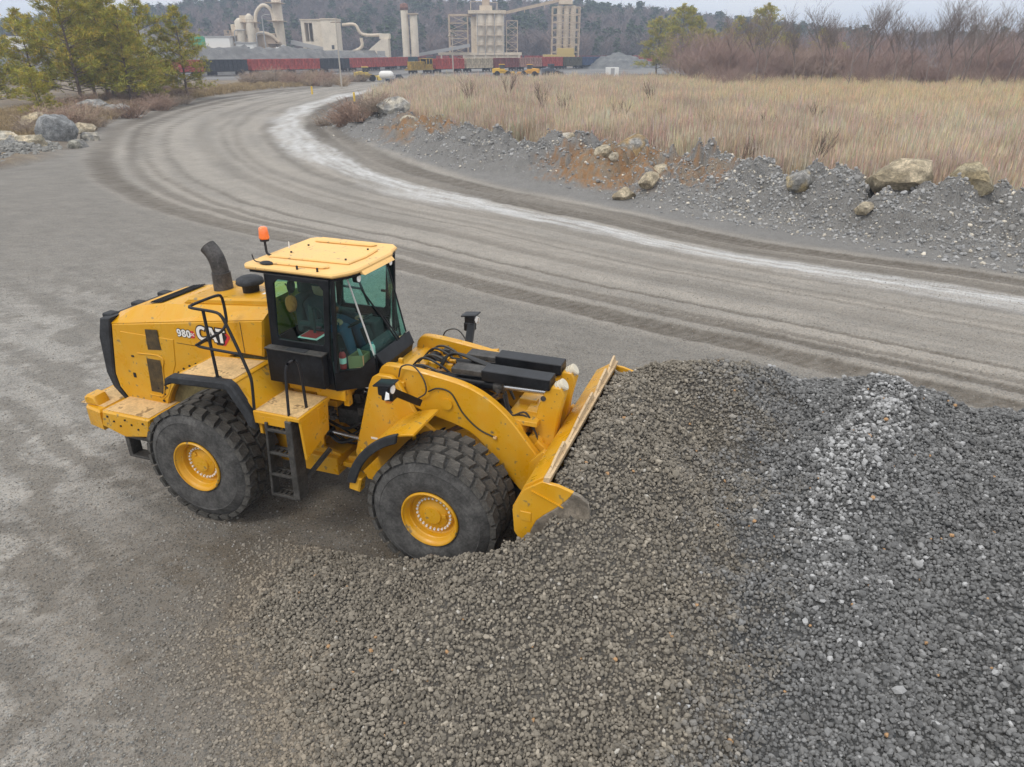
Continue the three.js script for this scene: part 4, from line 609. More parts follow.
  const mon = mesh('monitor', [bx(-0.03, 0.0, 0, 0.3, -0.1, 0.1, 0.012).rotateY(0.9).translate(-0.2, 2.98, 0.58), rod([-0.2, 2.75, 0.58], [-0.2, 3.0, 0.58], 0.02)], rubberEdge, cab); mesh('screen', bx(0.001, 0.005, 0.03, 0.27, -0.08, 0.08, 0).rotateY(0.9).translate(-0.2, 2.98, 0.58), std([0.08, 0.085, 0.1], { roughness: 0.2 }), mon);
  mesh('monitor_handle', tube([[-0.16, 3.27, 0.66], [-0.06, 3.31, 0.68], [0.03, 3.24, 0.7], [0.02, 3.0, 0.7]], 0.008, 5, 20), darkM, mon);
  mesh('console', [bx(-0.6, 0.1, 2.28, 2.74, -0.72, -0.42, 0.04), bx(0.36, 0.56, 2.28, 2.7, -0.36, 0.4, 0.03)], cloth, cab);
  mesh('inside_mirror', boxUV(new THREE.SphereGeometry(0.1, 18, 10).scale(0.35, 1, 0.8).translate(-0.55, 3.5, 0.5)), darkM, cab);
  mesh('papers', bx(-0.32, -0.08, 2.9, 2.91, 0.52, 0.74, 0).rotateZ(0.0), redM, cab); mesh('papers', bx(-0.35, -0.05, 2.885, 2.895, 0.5, 0.76, 0), whiteM, cab);
  mesh('floor_mat', bx(-0.7, 0.5, 2.281, 2.3, -0.6, 0.6, 0), cloth, cab);
}
loader.getObjectByName('cab').position.set(0.05, 0, 0.08);
// things carried in the cab, each a thing of its own
const inCab = (o) => { o.position.set(LX + 0.05 * LC - 0.08 * LS, 0, LZ + 0.05 * LS + 0.08 * LC); o.rotation.y = -LA; return o; };
{
  const fe = inCab(group('fire_extinguisher', 'small red fire extinguisher behind the cab corner glass', 'extinguisher'));
  mesh('cylinder', boxUV(new THREE.LatheGeometry([[0, 0], [0.042, 0], [0.045, 0.02], [0.045, 0.2], [0.03, 0.235], [0.015, 0.245], [0, 0.25]].map(([x, y]) => new THREE.Vector2(x, y)), 18).translate(0.27, 2.5, 0.69)), redM, fe); mesh('label_band', rod([0.27, 2.58, 0.69], [0.27, 2.66, 0.69], 0.0465, 0.0465, 18), whiteM, fe); mesh('valve', [rod([0.27, 2.745, 0.69], [0.27, 2.78, 0.69], 0.015), bx(0.25, 0.33, 2.775, 2.79, 0.68, 0.7, 0.004)], darkM, fe);
  const cb = inCab(group('cardboard_box', 'open brown cardboard box behind the cab corner glass', 'box')); const card = std([0.3, 0.2, 0.1]);
  mesh('box_body', [bx(0.33, 0.345, 2.5, 2.67, 0.4, 0.66, 0), bx(0.5, 0.515, 2.5, 2.67, 0.4, 0.58, 0), bx(0.33, 0.515, 2.5, 2.67, 0.4, 0.415, 0), bar([0.335, 2.585, 0.665], [0.51, 2.585, 0.56], 0.015, 0.17), bx(0.33, 0.5, 2.5, 2.515, 0.41, 0.58, 0)], card, cb); mesh('paper_sheet', quads([[0.37, 2.6, 0.45], [0.48, 2.6, 0.5], [0.44, 2.74, 0.52], [0.36, 2.72, 0.47]]), whiteM, cb);
  const bo = inCab(group('bottle', 'white plastic bottle beside the cardboard box in the cab', 'bottle'));
  mesh('bottle_body', boxUV(new THREE.LatheGeometry([[0, 0], [0.032, 0], [0.035, 0.02], [0.035, 0.17], [0.02, 0.2], [0.014, 0.21], [0, 0.21]].map(([x, y]) => new THREE.Vector2(x, y)), 16).translate(0.535, 2.56, 0.36)), whiteM, bo); mesh('cap', rod([0.535, 2.765, 0.36], [0.535, 2.79, 0.36], 0.016), teal2(), bo);
  const sh2 = inCab(group('shelf', 'dark shelf inside the cab corner under the box and extinguisher', 'shelf')); mesh('shelf_board', extY([[0.2, 0.78], [0.24, 0.78], [0.58, 0.5], [0.6, 0.3], [0.2, 0.3]], 2.47, 2.497, 0.004), darkM, sh2);
  const ob = inCab(group('orange_vest', 'rolled orange work vest behind the seat at the cab rear glass', 'vest')); mesh('bundle', (() => { const g = new THREE.IcosahedronGeometry(0.1, 3), p = g.attributes.position; for (let i = 0; i < p.count; i++) { const k = 1 + 0.14 * N3(p.getX(i) * 14, p.getY(i) * 14, p.getZ(i) * 14); p.setXYZ(i, p.getX(i) * k * 0.75, p.getY(i) * k * 1.25, p.getZ(i) * k * 0.9); } g.computeVertexNormals(); return boxUV(g.translate(-0.74, 3.17, 0.3)); })(), std([0.85, 0.24, 0.05], { roughness: 0.9 }), ob); mesh('strap', tube([[-0.74, 3.28, 0.3], [-0.76, 3.4, 0.3], [-0.8, 3.45, 0.3]], 0.01, 5, 10), darkM, ob);
}
function teal2() { return std([0.05, 0.25, 0.3]); }

// ---------- operator ----------
function sdfMesh(cx, cy, cz, half, res, fn) {
  const mc = new MarchingCubes(res, stoneMat, false, false, 60000); mc.isolation = 0;
  for (let k = 0; k < res; k++) for (let j = 0; j < res; j++) for (let i = 0; i < res; i++) { const h = res / 2; mc.field[k * res * res + j * res + i] = -fn(cx + (i - h) / h * half, cy + (j - h) / h * half, cz + (k - h) / h * half); }
  mc.update(); const n = mc.count, g = new THREE.BufferGeometry();
  g.setAttribute('position', new THREE.BufferAttribute(mc.positionArray.slice(0, n * 3), 3)); g.setAttribute('normal', new THREE.BufferAttribute(mc.normalArray.slice(0, n * 3), 3));
  g.scale(half, half, half); g.translate(cx, cy, cz); return boxUV(g);
}
const cap = (a, b, ra, rb) => (x, y, z) => { const dx = b[0] - a[0], dy = b[1] - a[1], dz = b[2] - a[2], t = clamp(((x - a[0]) * dx + (y - a[1]) * dy + (z - a[2]) * dz) / (dx * dx + dy * dy + dz * dz)); return Math.hypot(x - a[0] - dx * t, y - a[1] - dy * t, z - a[2] - dz * t) - mix(ra, rb, t); };
const smin = (a, b, k) => { const h = clamp(0.5 + 0.5 * (b - a) / k); return mix(b, a, h) - k * h * (1 - h); };
const union = (list, k) => (x, y, z) => { let d = 9; for (const f of list) d = smin(d, f(x, y, z), k); return d; };
const ell = (c, r) => (x, y, z) => (Math.hypot((x - c[0]) / r[0], (y - c[1]) / r[1], (z - c[2]) / r[2]) - 1) * Math.min(...r);
{
  const per = inCab(group('person', 'person in a dark cap and jacket and blue jeans seated at the cab controls', 'person'));
  const hd = [-0.46, 3.36, 0.02], skinM = std([0.42, 0.23, 0.15], { roughness: 0.6 });
  const torso = [cap([-0.5, 2.84, 0], [-0.52, 3.12, 0], 0.145, 0.15), cap([-0.52, 3.13, -0.16], [-0.52, 3.13, 0.16], 0.085, 0.085)];
  const arm = (s, el, ha) => [cap([-0.52, 3.13, 0.19 * s], el, 0.062, 0.05), cap(el, ha, 0.05, 0.034)];
  const hR = [-0.12, 2.97, 0.22], hL = [0.0, 2.93, -0.12], arms = [...arm(1, [-0.42, 2.9, 0.29], hR), ...arm(-1, [-0.38, 2.9, -0.28], hL)];
  const legs = [1, -1].flatMap((s) => [cap([-0.48, 2.83, 0.1 * s], [-0.02, 2.83, 0.14 * s], 0.1, 0.072), cap([-0.02, 2.83, 0.14 * s], [0.1, 2.4, 0.14 * s], 0.068, 0.05)]);
  const feet = [1, -1].map((s) => cap([0.08, 2.34, 0.14 * s], [0.24, 2.335, 0.15 * s], 0.048, 0.04));
  const head = [ell(hd, [0.098, 0.122, 0.08]), ell([hd[0] + 0.03, hd[1] - 0.075, hd[2]], [0.07, 0.055, 0.058]), cap([-0.5, 3.15, 0.01], [-0.48, 3.28, 0.02], 0.06, 0.056), cap([hd[0] + 0.092, hd[1] + 0.0, hd[2]], [hd[0] + 0.108, hd[1] - 0.03, hd[2]], 0.012, 0.018), ell([hd[0] - 0.01, hd[1] - 0.01, hd[2] + 0.082], [0.026, 0.036, 0.012]), ell([hd[0] - 0.01, hd[1] - 0.01, hd[2] - 0.082], [0.026, 0.036, 0.012])];
  const face = union(head, 0.02), eyes = (x, y, z) => Math.min(Math.hypot(x - hd[0] - 0.098, y - hd[1] - 0.005, z - hd[2] - 0.033) - 0.017, Math.hypot(x - hd[0] - 0.098, y - hd[1] - 0.005, z - hd[2] + 0.033) - 0.017), mouth = cap([hd[0] + 0.104, hd[1] - 0.065, hd[2] - 0.025], [hd[0] + 0.104, hd[1] - 0.065, hd[2] + 0.025], 0.007, 0.007);
  const headG = sdfMesh(hd[0], hd[1] - 0.03, hd[2], 0.2, 84, (x, y, z) => Math.max(face(x, y, z), -eyes(x, y, z) , -mouth(x, y, z)));
  const hand = (h, s) => { // palm, four curled fingers and a thumb from its side
    const P = [cap([h[0] - 0.01, h[1], h[2] - 0.025], [h[0] + 0.055, h[1] + 0.005, h[2] - 0.025], 0.02, 0.018), cap([h[0] - 0.01, h[1], h[2] + 0.02], [h[0] + 0.055, h[1] + 0.005, h[2] + 0.024], 0.02, 0.018)], F = [];
    [[-0.033, 0.8], [-0.012, 0.95], [0.01, 1], [0.031, 0.9]].forEach(([dz, l]) => { const a = [h[0] + 0.06, h[1] + 0.006, h[2] + dz * s], b = [a[0] + 0.04 * l, a[1] - 0.006, a[2]], c = [b[0] + 0.016 * l, b[1] - 0.028 * l, a[2]], d = [c[0] - 0.012, c[1] - 0.018, a[2]]; F.push(union([cap(a, b, 0.0095, 0.009), cap(b, c, 0.009, 0.0085), cap(c, d, 0.0085, 0.008)], 0.004)); });
    F.push(union([cap([h[0] + 0.01, h[1] - 0.004, h[2] + 0.03 * s], [h[0] + 0.045, h[1] - 0.016, h[2] + 0.052 * s], 0.012, 0.011), cap([h[0] + 0.045, h[1] - 0.016, h[2] + 0.052 * s], [h[0] + 0.072, h[1] - 0.028, h[2] + 0.046 * s], 0.0105, 0.009)], 0.004));
    const palm = union(P, 0.02); return sdfMesh(h[0] + 0.05, h[1] - 0.01, h[2], 0.13, 80, (x, y, z) => { let d = palm(x, y, z); for (const f of F) d = smin(d, f(x, y, z), 0.003); return d; });
  };
  const body = mesh('body', [sdfMesh(-0.2, 2.85, 0, 0.62, 90, union([...torso, ...arms, ...legs, ...feet, head[2]], 0.03)), headG, hand(hR, 1), hand(hL, 1)], skinM, per);
  const grow = (f, e) => (x, y, z) => f(x, y, z) - e;
  const wr = (h) => (x, y, z) => Math.hypot(x - h[0], y - h[1], z - h[2]) - 0.035, tU = grow(union([...torso, ...arms], 0.03), 0.014);
  mesh('jacket', sdfMesh(-0.3, 3.0, 0, 0.42, 84, (x, y, z) => Math.max(tU(x, y, z), -wr(hR)(x, y, z), -wr(hL)(x, y, z), 2.78 - y)), std([0.035, 0.04, 0.05], { roughness: 0.95 }), per);
  mesh('jeans', sdfMesh(-0.2, 2.65, 0, 0.42, 84, grow(union(legs, 0.02), 0.01)), std([0.045, 0.085, 0.15], { roughness: 0.95 }), per);
  mesh('boots', sdfMesh(0.13, 2.4, 0, 0.24, 60, (x, y, z) => Math.max(grow(union([...feet, ...legs.filter((_, i) => i % 2)], 0.02), 0.014)(x, y, z), y - 2.47)), std([0.08, 0.05, 0.03]), per);
  mesh('cap', sdfMesh(hd[0] + 0.03, hd[1] + 0.05, hd[2], 0.2, 70, (x, y, z) => Math.min(Math.max(ell(hd, [0.11, 0.132, 0.092])(x, y, z), hd[1] + 0.03 - y), Math.max(ell([hd[0] + 0.1, hd[1] + 0.035, hd[2]], [0.09, 0.02, 0.075])(x, y, z), 0.05 + hd[0] - x))), std([0.02, 0.022, 0.028], { roughness: 0.9 }), per);
  for (const s of [1, -1]) mesh('eye', boxUV(new THREE.SphereGeometry(0.014, 10, 8).translate(hd[0] + 0.087, hd[1] + 0.005, hd[2] + 0.033 * s)), std([0.12, 0.1, 0.09], { roughness: 0.3 }), body);
}

// ---------- boulders ----------
const rockMat = new THREE.MeshStandardMaterial({ vertexColors: true, map: rep(dirtTex, 0.7), roughness: 0.95, bumpMap: rep(chipBump, 0.5), bumpScale: 0.02 });
function boulderGeo(seed, sx, sy, sz, top, side) {
  const R = rng(seed), g = mergeVertices(new THREE.IcosahedronGeometry(1, 5).deleteAttribute('normal').deleteAttribute('uv')), p = g.attributes.position, cuts = Array.from({ length: 9 }, (_, i) => [new THREE.Vector3(R() - 0.5, i === 0 ? 1.6 : (R() - 0.4) * 0.9, R() - 0.5).normalize(), 0.55 + R() * 0.3]), v = new THREE.Vector3(), o = R() * 50;
  for (let i = 0; i < p.count; i++) { v.fromBufferAttribute(p, i); for (const [n, d] of cuts) { const k = v.dot(n) - d; if (k > 0) v.addScaledVector(n, -k * 0.97); } v.multiplyScalar(1 + 0.05 * N3(v.x * 2 + o, v.y * 2, v.z * 2) + 0.03 * N3(v.x * 6, v.y * 6 + o, v.z * 6)); p.setXYZ(i, v.x * sx, v.y * sy, v.z * sz); }
  let q = boxUV(crease(g, 0.4)); const c = [], pp = q.attributes.position;
  for (let i = 0; i < pp.count; i++) { const x = pp.getX(i), y = pp.getY(i), z = pp.getZ(i), t = sst(-0.25, 0.35, N3(x * 1.2 + o, y * 1.2, z * 1.2) + 0.4 * N3(x * 5, y * 5, z * 5 + o)), k = 0.9 + 0.2 * N3(x * 9, y * 9, z * 9); c.push(...mix3(top, side, t).map((a) => a * k * 2.1)); }
  q.setAttribute('color', new THREE.Float32BufferAttribute(c, 3)); return q;
}
const tanR = [0.47, 0.4, 0.29], mossR = [0.27, 0.22, 0.13], greyR = [0.28, 0.275, 0.265], blueR = [0.27, 0.28, 0.29];
for (const [x, z, up, sx, sy, sz, turn, c1, c2, label] of [
  [15.3, -28.5, 0.75, 1.3, 0.62, 0.9, 0.1, tanR, [0.38, 0.32, 0.22], 'wide flat topped tan boulder with dark mossy foot on the berm'],
  [17.3, -27.5, 0.45, 0.95, 0.55, 0.75, 0.9, [0.38, 0.33, 0.23], mossR, 'wedge shaped tan boulder at the gravel end of the berm'],
  [6.5, -40.6, 0.55, 0.85, 0.72, 0.7, 0.4, [0.34, 0.24, 0.12], greyR, 'blocky boulder with orange stained side perched on the berm crest'],
  [11.8, -29.9, 0.1, 0.55, 0.42, 0.45, 0.7, [0.42, 0.34, 0.2], greyR, 'small tilted tan block half sunk in the berm gravel'],
  [6.5, -34.4, 0.25, 0.5, 0.36, 0.36, 0.6, tanR, [0.4, 0.34, 0.24], 'oval cream boulder on the brown slope of the berm'],
  [4.75, -39.0, 0.1, 0.4, 0.38, 0.35, 0.2, [0.5, 0.44, 0.33], tanR, 'pale cream rock in the orange soil of the berm'],
  [5.25, -38.4, 0.1, 0.26, 0.24, 0.24, 1.2, [0.5, 0.45, 0.36], tanR, 'little cream rock next to the pale rock in the orange soil'],
  [5.3, -33.9, 0.15, 0.5, 0.34, 0.4, 0.5, [0.36, 0.29, 0.19], tanR, 'low brown boulder at the foot of the orange soil'],
  [3.4, -46.0, 0.0, 0.45, 0.3, 0.3, 0.5, [0.5, 0.46, 0.4], tanR, 'white rock on the grey crest before the orange soil'],
  [-10.6, -66.0, 0.3, 1.5, 0.8, 1.0, 0.3, [0.42, 0.39, 0.33], greyR, 'pale slab half buried in brush at the far berm end'],
  [-34.3, -56.4, 0.75, 1.15, 1.0, 1.0, 0.2, blueR, [0.24, 0.245, 0.25], 'big blue grey boulder at the foot of the pines'],
  [-33.4, -51.8, 0.2, 0.95, 0.45, 0.6, 0.3, [0.4, 0.36, 0.27], tanR, 'flat buff boulder in front of the blue grey one'],
  [-31.2, -53.2, 0.2, 0.7, 0.4, 0.5, 0.9, greyR, [0.3, 0.29, 0.25], 'low grey slab beside the flat buff boulder'],
  [-36.8, -58.6, 0.35, 1.0, 0.55, 0.7, 0.6, [0.4, 0.34, 0.23], tanR, 'long tan boulder left against the blue grey one'],
  [-35.6, -62.5, 0.4, 0.8, 0.5, 0.7, 0.1, tanR, [0.42, 0.38, 0.3], 'tan boulder behind the blue grey one'],
  [-35.0, -50.8, 0.1, 0.6, 0.35, 0.5, 1.3, [0.42, 0.28, 0.14], tanR, 'rusty orange rock low in the roadside boulders'],
  [-36.2, -53.6, 0.5, 0.9, 0.6, 0.8, 2.2, [0.46, 0.43, 0.37], tanR, 'cream boulder leaning on the flat buff boulder'],
  [-39.6, -56.0, 0.6, 1.3, 0.7, 0.9, 1.7, greyR, [0.36, 0.33, 0.27], 'wide grey boulder at the left end of the roadside boulders'],
  [-38.4, -60.8, 0.8, 0.9, 0.7, 0.8, 0.4, [0.42, 0.35, 0.23], tanR, 'upright tan boulder behind the wide grey one'],
  [-32.6, -57.8, 0.25, 0.6, 0.4, 0.5, 0.7, [0.45, 0.42, 0.36], greyR, 'small pale boulder right of the big blue grey one'],
  [-8.2, -60.2, 0.3, 0.7, 0.5, 0.5, 0.7, [0.44, 0.4, 0.32], tanR, 'buff rock on the orange far stretch of the berm'],
  [13.4, -27.2, 0.1, 0.35, 0.3, 0.3, 0.7, [0.38, 0.33, 0.25], tanR, 'small brown rock below the wide flat topped boulder'],
  [7.4, -36.4, 0.2, 0.45, 0.36, 0.4, 1.7, [0.48, 0.42, 0.32], tanR, 'sharp cream rock above the oval cream boulder'],
  [-45.0, -82.0, 0.45, 1.7, 0.7, 1.1, 0.15, greyR, [0.24, 0.235, 0.23], 'long grey slab lying under the pines'],
  [-42.3, -81.0, 0.35, 1.2, 0.6, 0.9, 0.8, [0.3, 0.295, 0.28], greyR, 'rounded grey boulder touching the long slab under the pines'],
]) { const m = mesh('boulder', boulderGeo(Math.round(x * 7 + z * 3 + 900), sx * 1.25, sy * 1.3, sz * 1.25, c1, c2), rockMat); m.position.set(x, H(x, z) + up, z); m.rotation.y = turn; tag(m, label, 'boulder'); }
{ // grey rubble heap at the left road edge
  const q = []; const R = rng(515);
  for (let i = 0; i < 2600; i++) { const a = R() * 6.28, d = Math.sqrt(R()), x = -37.5 + Math.cos(a) * d * 6.5, z = -49 + Math.sin(a) * d * 7, h = 1.0 * (1 - d), r = 0.05 + 0.2 * Math.pow(R(), 4), v = 0.7 + 0.5 * R(); q.push([x, H(x, z) + h * (0.7 + 0.3 * R()), z, r, 0.26 * v, 0.25 * v, 0.225 * v]); }
  const g = group('rubble_heap', 'grey rubble heap at the road edge in front of the boulders', 'rubble'); scatter('rubble', q, g);
  const c = new THREE.CircleGeometry(1, 40, 0, 6.283), pts = []; const geo = new THREE.PlaneGeometry(14, 15, 40, 40).rotateX(-Math.PI / 2), p = geo.attributes.position, col = []; for (let i = 0; i < p.count; i++) { const x = p.getX(i) - 37.5, z = p.getZ(i) - 49, d = Math.hypot((x + 37.5) / 6.5, (z + 49) / 7); p.setXYZ(i, x, H(x, z) + 1.0 * Math.max(0, 1 - d) * (1 + 0.4 * N2(x, z)) - 0.06, z); col.push(0.25, 0.24, 0.22); } geo.setAttribute('color', new THREE.Float32BufferAttribute(col, 3)); geo.computeVertexNormals(); mesh('heap_core', geo, groundMat, g);
}

// ---------- vegetation ----------
const leafMat = new THREE.MeshStandardMaterial({ vertexColors: true, roughness: 0.9, side: THREE.DoubleSide }), barkMat = std([0.14, 0.115, 0.095], { roughness: 1 }), twigMat = new THREE.MeshStandardMaterial({ vertexColors: true, roughness: 1, side: THREE.DoubleSide });
class Tri { constructor() { this.p = []; this.c = []; } t(a, b, c, col) { this.p.push(...a, ...b, ...c); for (let i = 0; i < 3; i++) this.c.push(...col); } geo() { const g = new THREE.BufferGeometry(); g.setAttribute('position', new THREE.Float32BufferAttribute(this.p, 3)); g.setAttribute('color', new THREE.Float32BufferAttribute(this.c, 3)); g.setAttribute('uv', new THREE.Float32BufferAttribute(new Float32Array(this.p.length / 3 * 2), 2)); g.computeVertexNormals(); return g; }
  stick(a, b, r0, r1, col, n = 3) { const A = V(a), B = V(b), d = B.clone().sub(A).normalize(), u = new THREE.Vector3(0.31, 0.2, 0.93).cross(d).normalize(), w = d.clone().cross(u); for (let i = 0; i < n; i++) { const q = (k, P, r) => { const an = k / n * 6.2832; return [P.x + (u.x * Math.cos(an) + w.x * Math.sin(an)) * r, P.y + (u.y * Math.cos(an) + w.y * Math.sin(an)) * r, P.z + (u.z * Math.cos(an) + w.z * Math.sin(an)) * r]; }; const a0 = q(i, A, r0), a1 = q(i + 1, A, r0), b0 = q(i, B, r1), b1 = q(i + 1, B, r1); this.t(a0, a1, b0, col); if (r1 > 0.002) this.t(a1, b1, b0, col); } } }
const dir = (R, up) => { const a = R() * 6.283, y = up; const k = Math.sqrt(Math.max(0, 1 - y * y)); return [Math.cos(a) * k, y, Math.sin(a) * k]; };
const add = (a, d, l) => [a[0] + d[0] * l, a[1] + d[1] * l, a[2] + d[2] * l];
// pine: trunk, whorls of limbs, tufts of needles at the limb ends
function pine(seed, h, spread, tones, dens = 1) {
  const R = rng(seed), w = new Tri(), f = new Tri(), bark = [0.15, 0.11, 0.085]; let pt = [0, -0.3, 0]; const lean = [(R() - 0.5) * 0.06, 1, (R() - 0.5) * 0.06];
  const at = (t) => [lean[0] * h * t + 0.15 * Math.sin(t * 5 + seed), h * t, lean[2] * h * t];
  for (let i = 0; i < 8; i++) w.stick(i ? at(i / 8) : pt, at((i + 1) / 8), h * 0.015 * (1.05 - i / 8), h * 0.015 * (1.05 - (i + 1) / 8), bark, 6);
  const tuft = (p, d, s) => { const tone = tones[Math.floor(R() * tones.length)], v = 0.7 + 0.55 * R(); const col = tone.map((q) => q * v); const n = 9; for (let k = 0; k < n; k++) { const e = dir(R, R() * 1.6 - 0.55), q = [e[0] * 0.9 + d[0] * 0.5, e[1] * 0.8 + 0.25, e[2] * 0.9 + d[2] * 0.5], l = s * (0.6 + 0.6 * R()), sd = dir(R, R() - 0.5), tip = add(p, q, l), b = add(p, q, l * 0.3); f.t(add(b, sd, s * 0.11), add(b, sd, -s * 0.11), tip, col); } };
  const nw = Math.round(h * 3.4);
  for (let i = 0; i < nw; i++) {
    const t = 0.1 + 0.9 * (i + R()) / nw, L = spread * (0.25 + 0.9 * Math.pow(1 - t, 0.62)) * (0.6 + 0.6 * R()) * sst(1.03, 0.8, t + 0.0) + 0.25, nb = 2 + Math.floor(R() * 2.5);
    for (let b = 0; b < nb; b++) {
      const d = dir(R, 0.1 + 0.5 * t + 0.2 * (R() - 0.5)), o = at(Math.min(1, t)), l = L * (0.7 + 0.5 * R()); w.stick(o, add(o, d, l), 0.045 * (1.2 - t), 0.012, bark, 3);
      const ns = Math.max(5, Math.round(l * 8 * dens));
      for (let s = 0; s < ns; s++) { const k = 0.3 + 0.75 * Math.sqrt(R()), q = add(o, d, l * k), off = dir(R, R() * 1.4 - 0.5), p = add(q, off, l * 0.28 * R() * (1.3 - k * 0.5)); tuft(p, d, 0.48); }
    }
  }
  return [w.geo(), f.geo()];
}
const green = [[0.38, 0.365, 0.05], [0.45, 0.395, 0.055], [0.27, 0.285, 0.045], [0.48, 0.355, 0.055]], dull = [[0.2, 0.205, 0.055], [0.15, 0.17, 0.05], [0.24, 0.22, 0.065]];
const pineGeos = [pine(1, 13, 4.4, green), pine(2, 12, 3.6, green), pine(3, 10, 3.8, green, 0.9), pine(4, 12, 4.2, dull, 0.8)];
function tree(geos, name, label, cat, grp, x, z, s = 1, turn = 0, sy = s) { const g = group(name, label, cat, grp, [x, H(x, z), z], turn); mesh('trunk', geos[0], twigMat, g); mesh('crown', geos[1], leafMat, g); g.scale.set(s, sy, s); return g; }
tree(pineGeos[0], 'pine_tree', 'tallest yellow green pine behind the roadside boulders', 'pine tree', null, -51, -90, 1.06, 0.3);
tree(pineGeos[1], 'pine_tree', 'dense yellow green pine nearest the red gondola car', 'pine tree', null, -49.5, -105, 1.05, 1.1);
tree(pineGeos[1], 'pine_tree', 'yellow green pine half hidden behind the tallest pine', 'pine tree', null, -56, -106, 1.15, 2.6);
tree(pineGeos[1], 'pine_tree', 'narrow pine between the dense pine and the brush', 'pine tree', null, -45.8, -108, 0.95, 4.4);
tree(pineGeos[0], 'pine_tree', 'wide pine filling the gap left of the dense pine', 'pine tree', null, -50.5, -97, 0.95, 2.0);
tree(pineGeos[0], 'pine_tree', 'tall pine furthest back among the left pines', 'pine tree', null, -61, -112, 1.1, 3.3);
tree(pineGeos[1], 'pine_tree', 'slim pine standing left against the tallest pine', 'pine tree', null, -57, -92, 0.85, 1.9);
tree(pineGeos[2], 'pine_tree', 'low broad pine above the tan boulders', 'pine tree', null, -56, -82, 0.95, 4);
tree(pineGeos[0], 'pine_tree', 'short full pine between the tallest and the dense pine', 'pine tree', null, -46.5, -93, 0.8, 5.2);
tree(pineGeos[2], 'pine_tree', 'small young pine leaning over the boulders', 'pine tree', null, -45.5, -73, 0.45, 3.0);
tree(pineGeos[2], 'pine_tree', 'young pine against the road verge under the dense pine', 'pine tree', null, -47, -101, 0.5, 0.5);
for (const [x, z, s, k] of [[46, -212, 1.3, 0], [51, -216, 1.2, 1], [41, -220, 1.1, 0], [61, -214, 1.2, 1], [67, -210, 1.3, 0], [56, -222, 1.1, 2], [75, -216, 1.05, 2], [83, -210, 0.95, 1], [90, -214, 0.8, 2]]) tree(k > 2 ? pineGeos[3] : pineGeos[k], 'pine_tree', 'olive green pine in the clump beyond the reed marsh', 'pine tree', 'pines beyond the reed marsh', x, z, s, x);
// bare tree: recursive limbs and twigs
function bare(seed, h, spread, col, lev = 5, dens = 1, stems = 0) {
  const R = rng(seed), w = new Tri(), f = new Tri();
  const grow = (o, d, l, r, n) => {
    const m = 2; let p = o, q = d; for (let i = 0; i < m; i++) { q = [q[0] + (R() - 0.5) * 0.25, q[1] + (R() - 0.3) * 0.12, q[2] + (R() - 0.5) * 0.25]; const k = Math.hypot(...q); q = q.map((a) => a / k); const e = add(p, q, l / m), v = 0.85 + 0.3 * R(); (n >= lev - 1 ? w : f).stick(p, e, r * (1 - 0.2 * i / m), r * (1 - 0.25 * (i + 1) / m), col.map((a) => a * v), n >= lev - 1 ? 5 : 3); p = e;
      if (n > 0) { const nb = n >= lev - 1 ? 3 : 2 + (R() < 0.5 * dens ? 1 : 0); for (let b = 0; b < nb; b++) { const s = dir(R, 0.25 + 0.3 * R()), t = [q[0] * 0.62 + s[0] * spread, q[1] * 0.75 + s[1] * 0.4, q[2] * 0.62 + s[2] * spread], k2 = Math.hypot(...t); if (i || n < lev) grow(p, t.map((a) => a / k2), l * (0.52 + 0.22 * R()), Math.max(0.009, r * 0.5), n - 1); } } }
  };
  if (stems) for (let i = 0; i < stems; i++) { const d = dir(R, 0.72 + 0.25 * R()); grow([d[0] * 0.8 * R(), -0.2, d[2] * 0.8 * R()], d, h * 0.4 * (0.7 + 0.4 * R()), h * 0.006, lev); } else grow([0, -0.2, 0], [0, 1, 0], h * 0.42, h * 0.0085, lev); return [w.geo(), f.geo()];
}
const bareGeos = [bare(11, 12, 0.55, [0.2, 0.16, 0.14], 4, 2), bare(12, 12.5, 0.5, [0.21, 0.17, 0.145], 4, 2), bare(13, 7, 0.6, [0.3, 0.205, 0.17], 3, 2, 9), bare(14, 6, 0.7, [0.31, 0.225, 0.18], 3, 2, 8), bare(15, 4, 0.4, [0.17, 0.13, 0.1], 3), bare(16, 5, 0.65, [0.3, 0.21, 0.165], 3, 2, 9)];
const R0 = rng(404);
const bt = (k, label, grp, x, z, s) => { const g = group('bare_tree', label, 'tree', grp, [x, H(x, z), z], R0() * 6.28); mesh('trunk', bareGeos[k][0], twigMat, g); mesh('crown', bareGeos[k][1], twigMat, g); g.scale.set(s, s, s); };
for (const [x, z] of [[53, -116], [56, -113], [60, -117], [62, -110], [66, -114], [69, -118], [71, -111], [75, -115], [78, -112], [81, -119], [50, -121], [47, -117], [85, -116], [44.5, -122], [41, -126], [38, -120], [35.5, -128], [58, -108], [64.5, -106], [73, -107], [80, -108], [88, -112], [92, -118], [68, -124], [49, -112]]) bt(R0() < 0.5 ? 0 : 1, 'tall bare grey tree standing behind the golden reeds', 'tall bare trees behind the reeds', x, z, 0.85 + 0.35 * R0());
for (let i = 0; i < 190; i++) { const x = 20 + 95 * R0(), z = -114 - 60 * R0() - (x < 30 ? 22 : 0); if (x > -z * 0.8 || x < -z * 0.2 + 6 * R0()) continue; bt(2 + (R0() < 0.55 ? 0 : R0() < 0.6 ? 1 : 3), 'leafless reddish brown thicket tree at the back of the marsh', 'thicket trees at the back of the marsh', x, z, (0.8 + 0.5 * R0()) * (z > -125 ? 0.85 : 1.3)); }
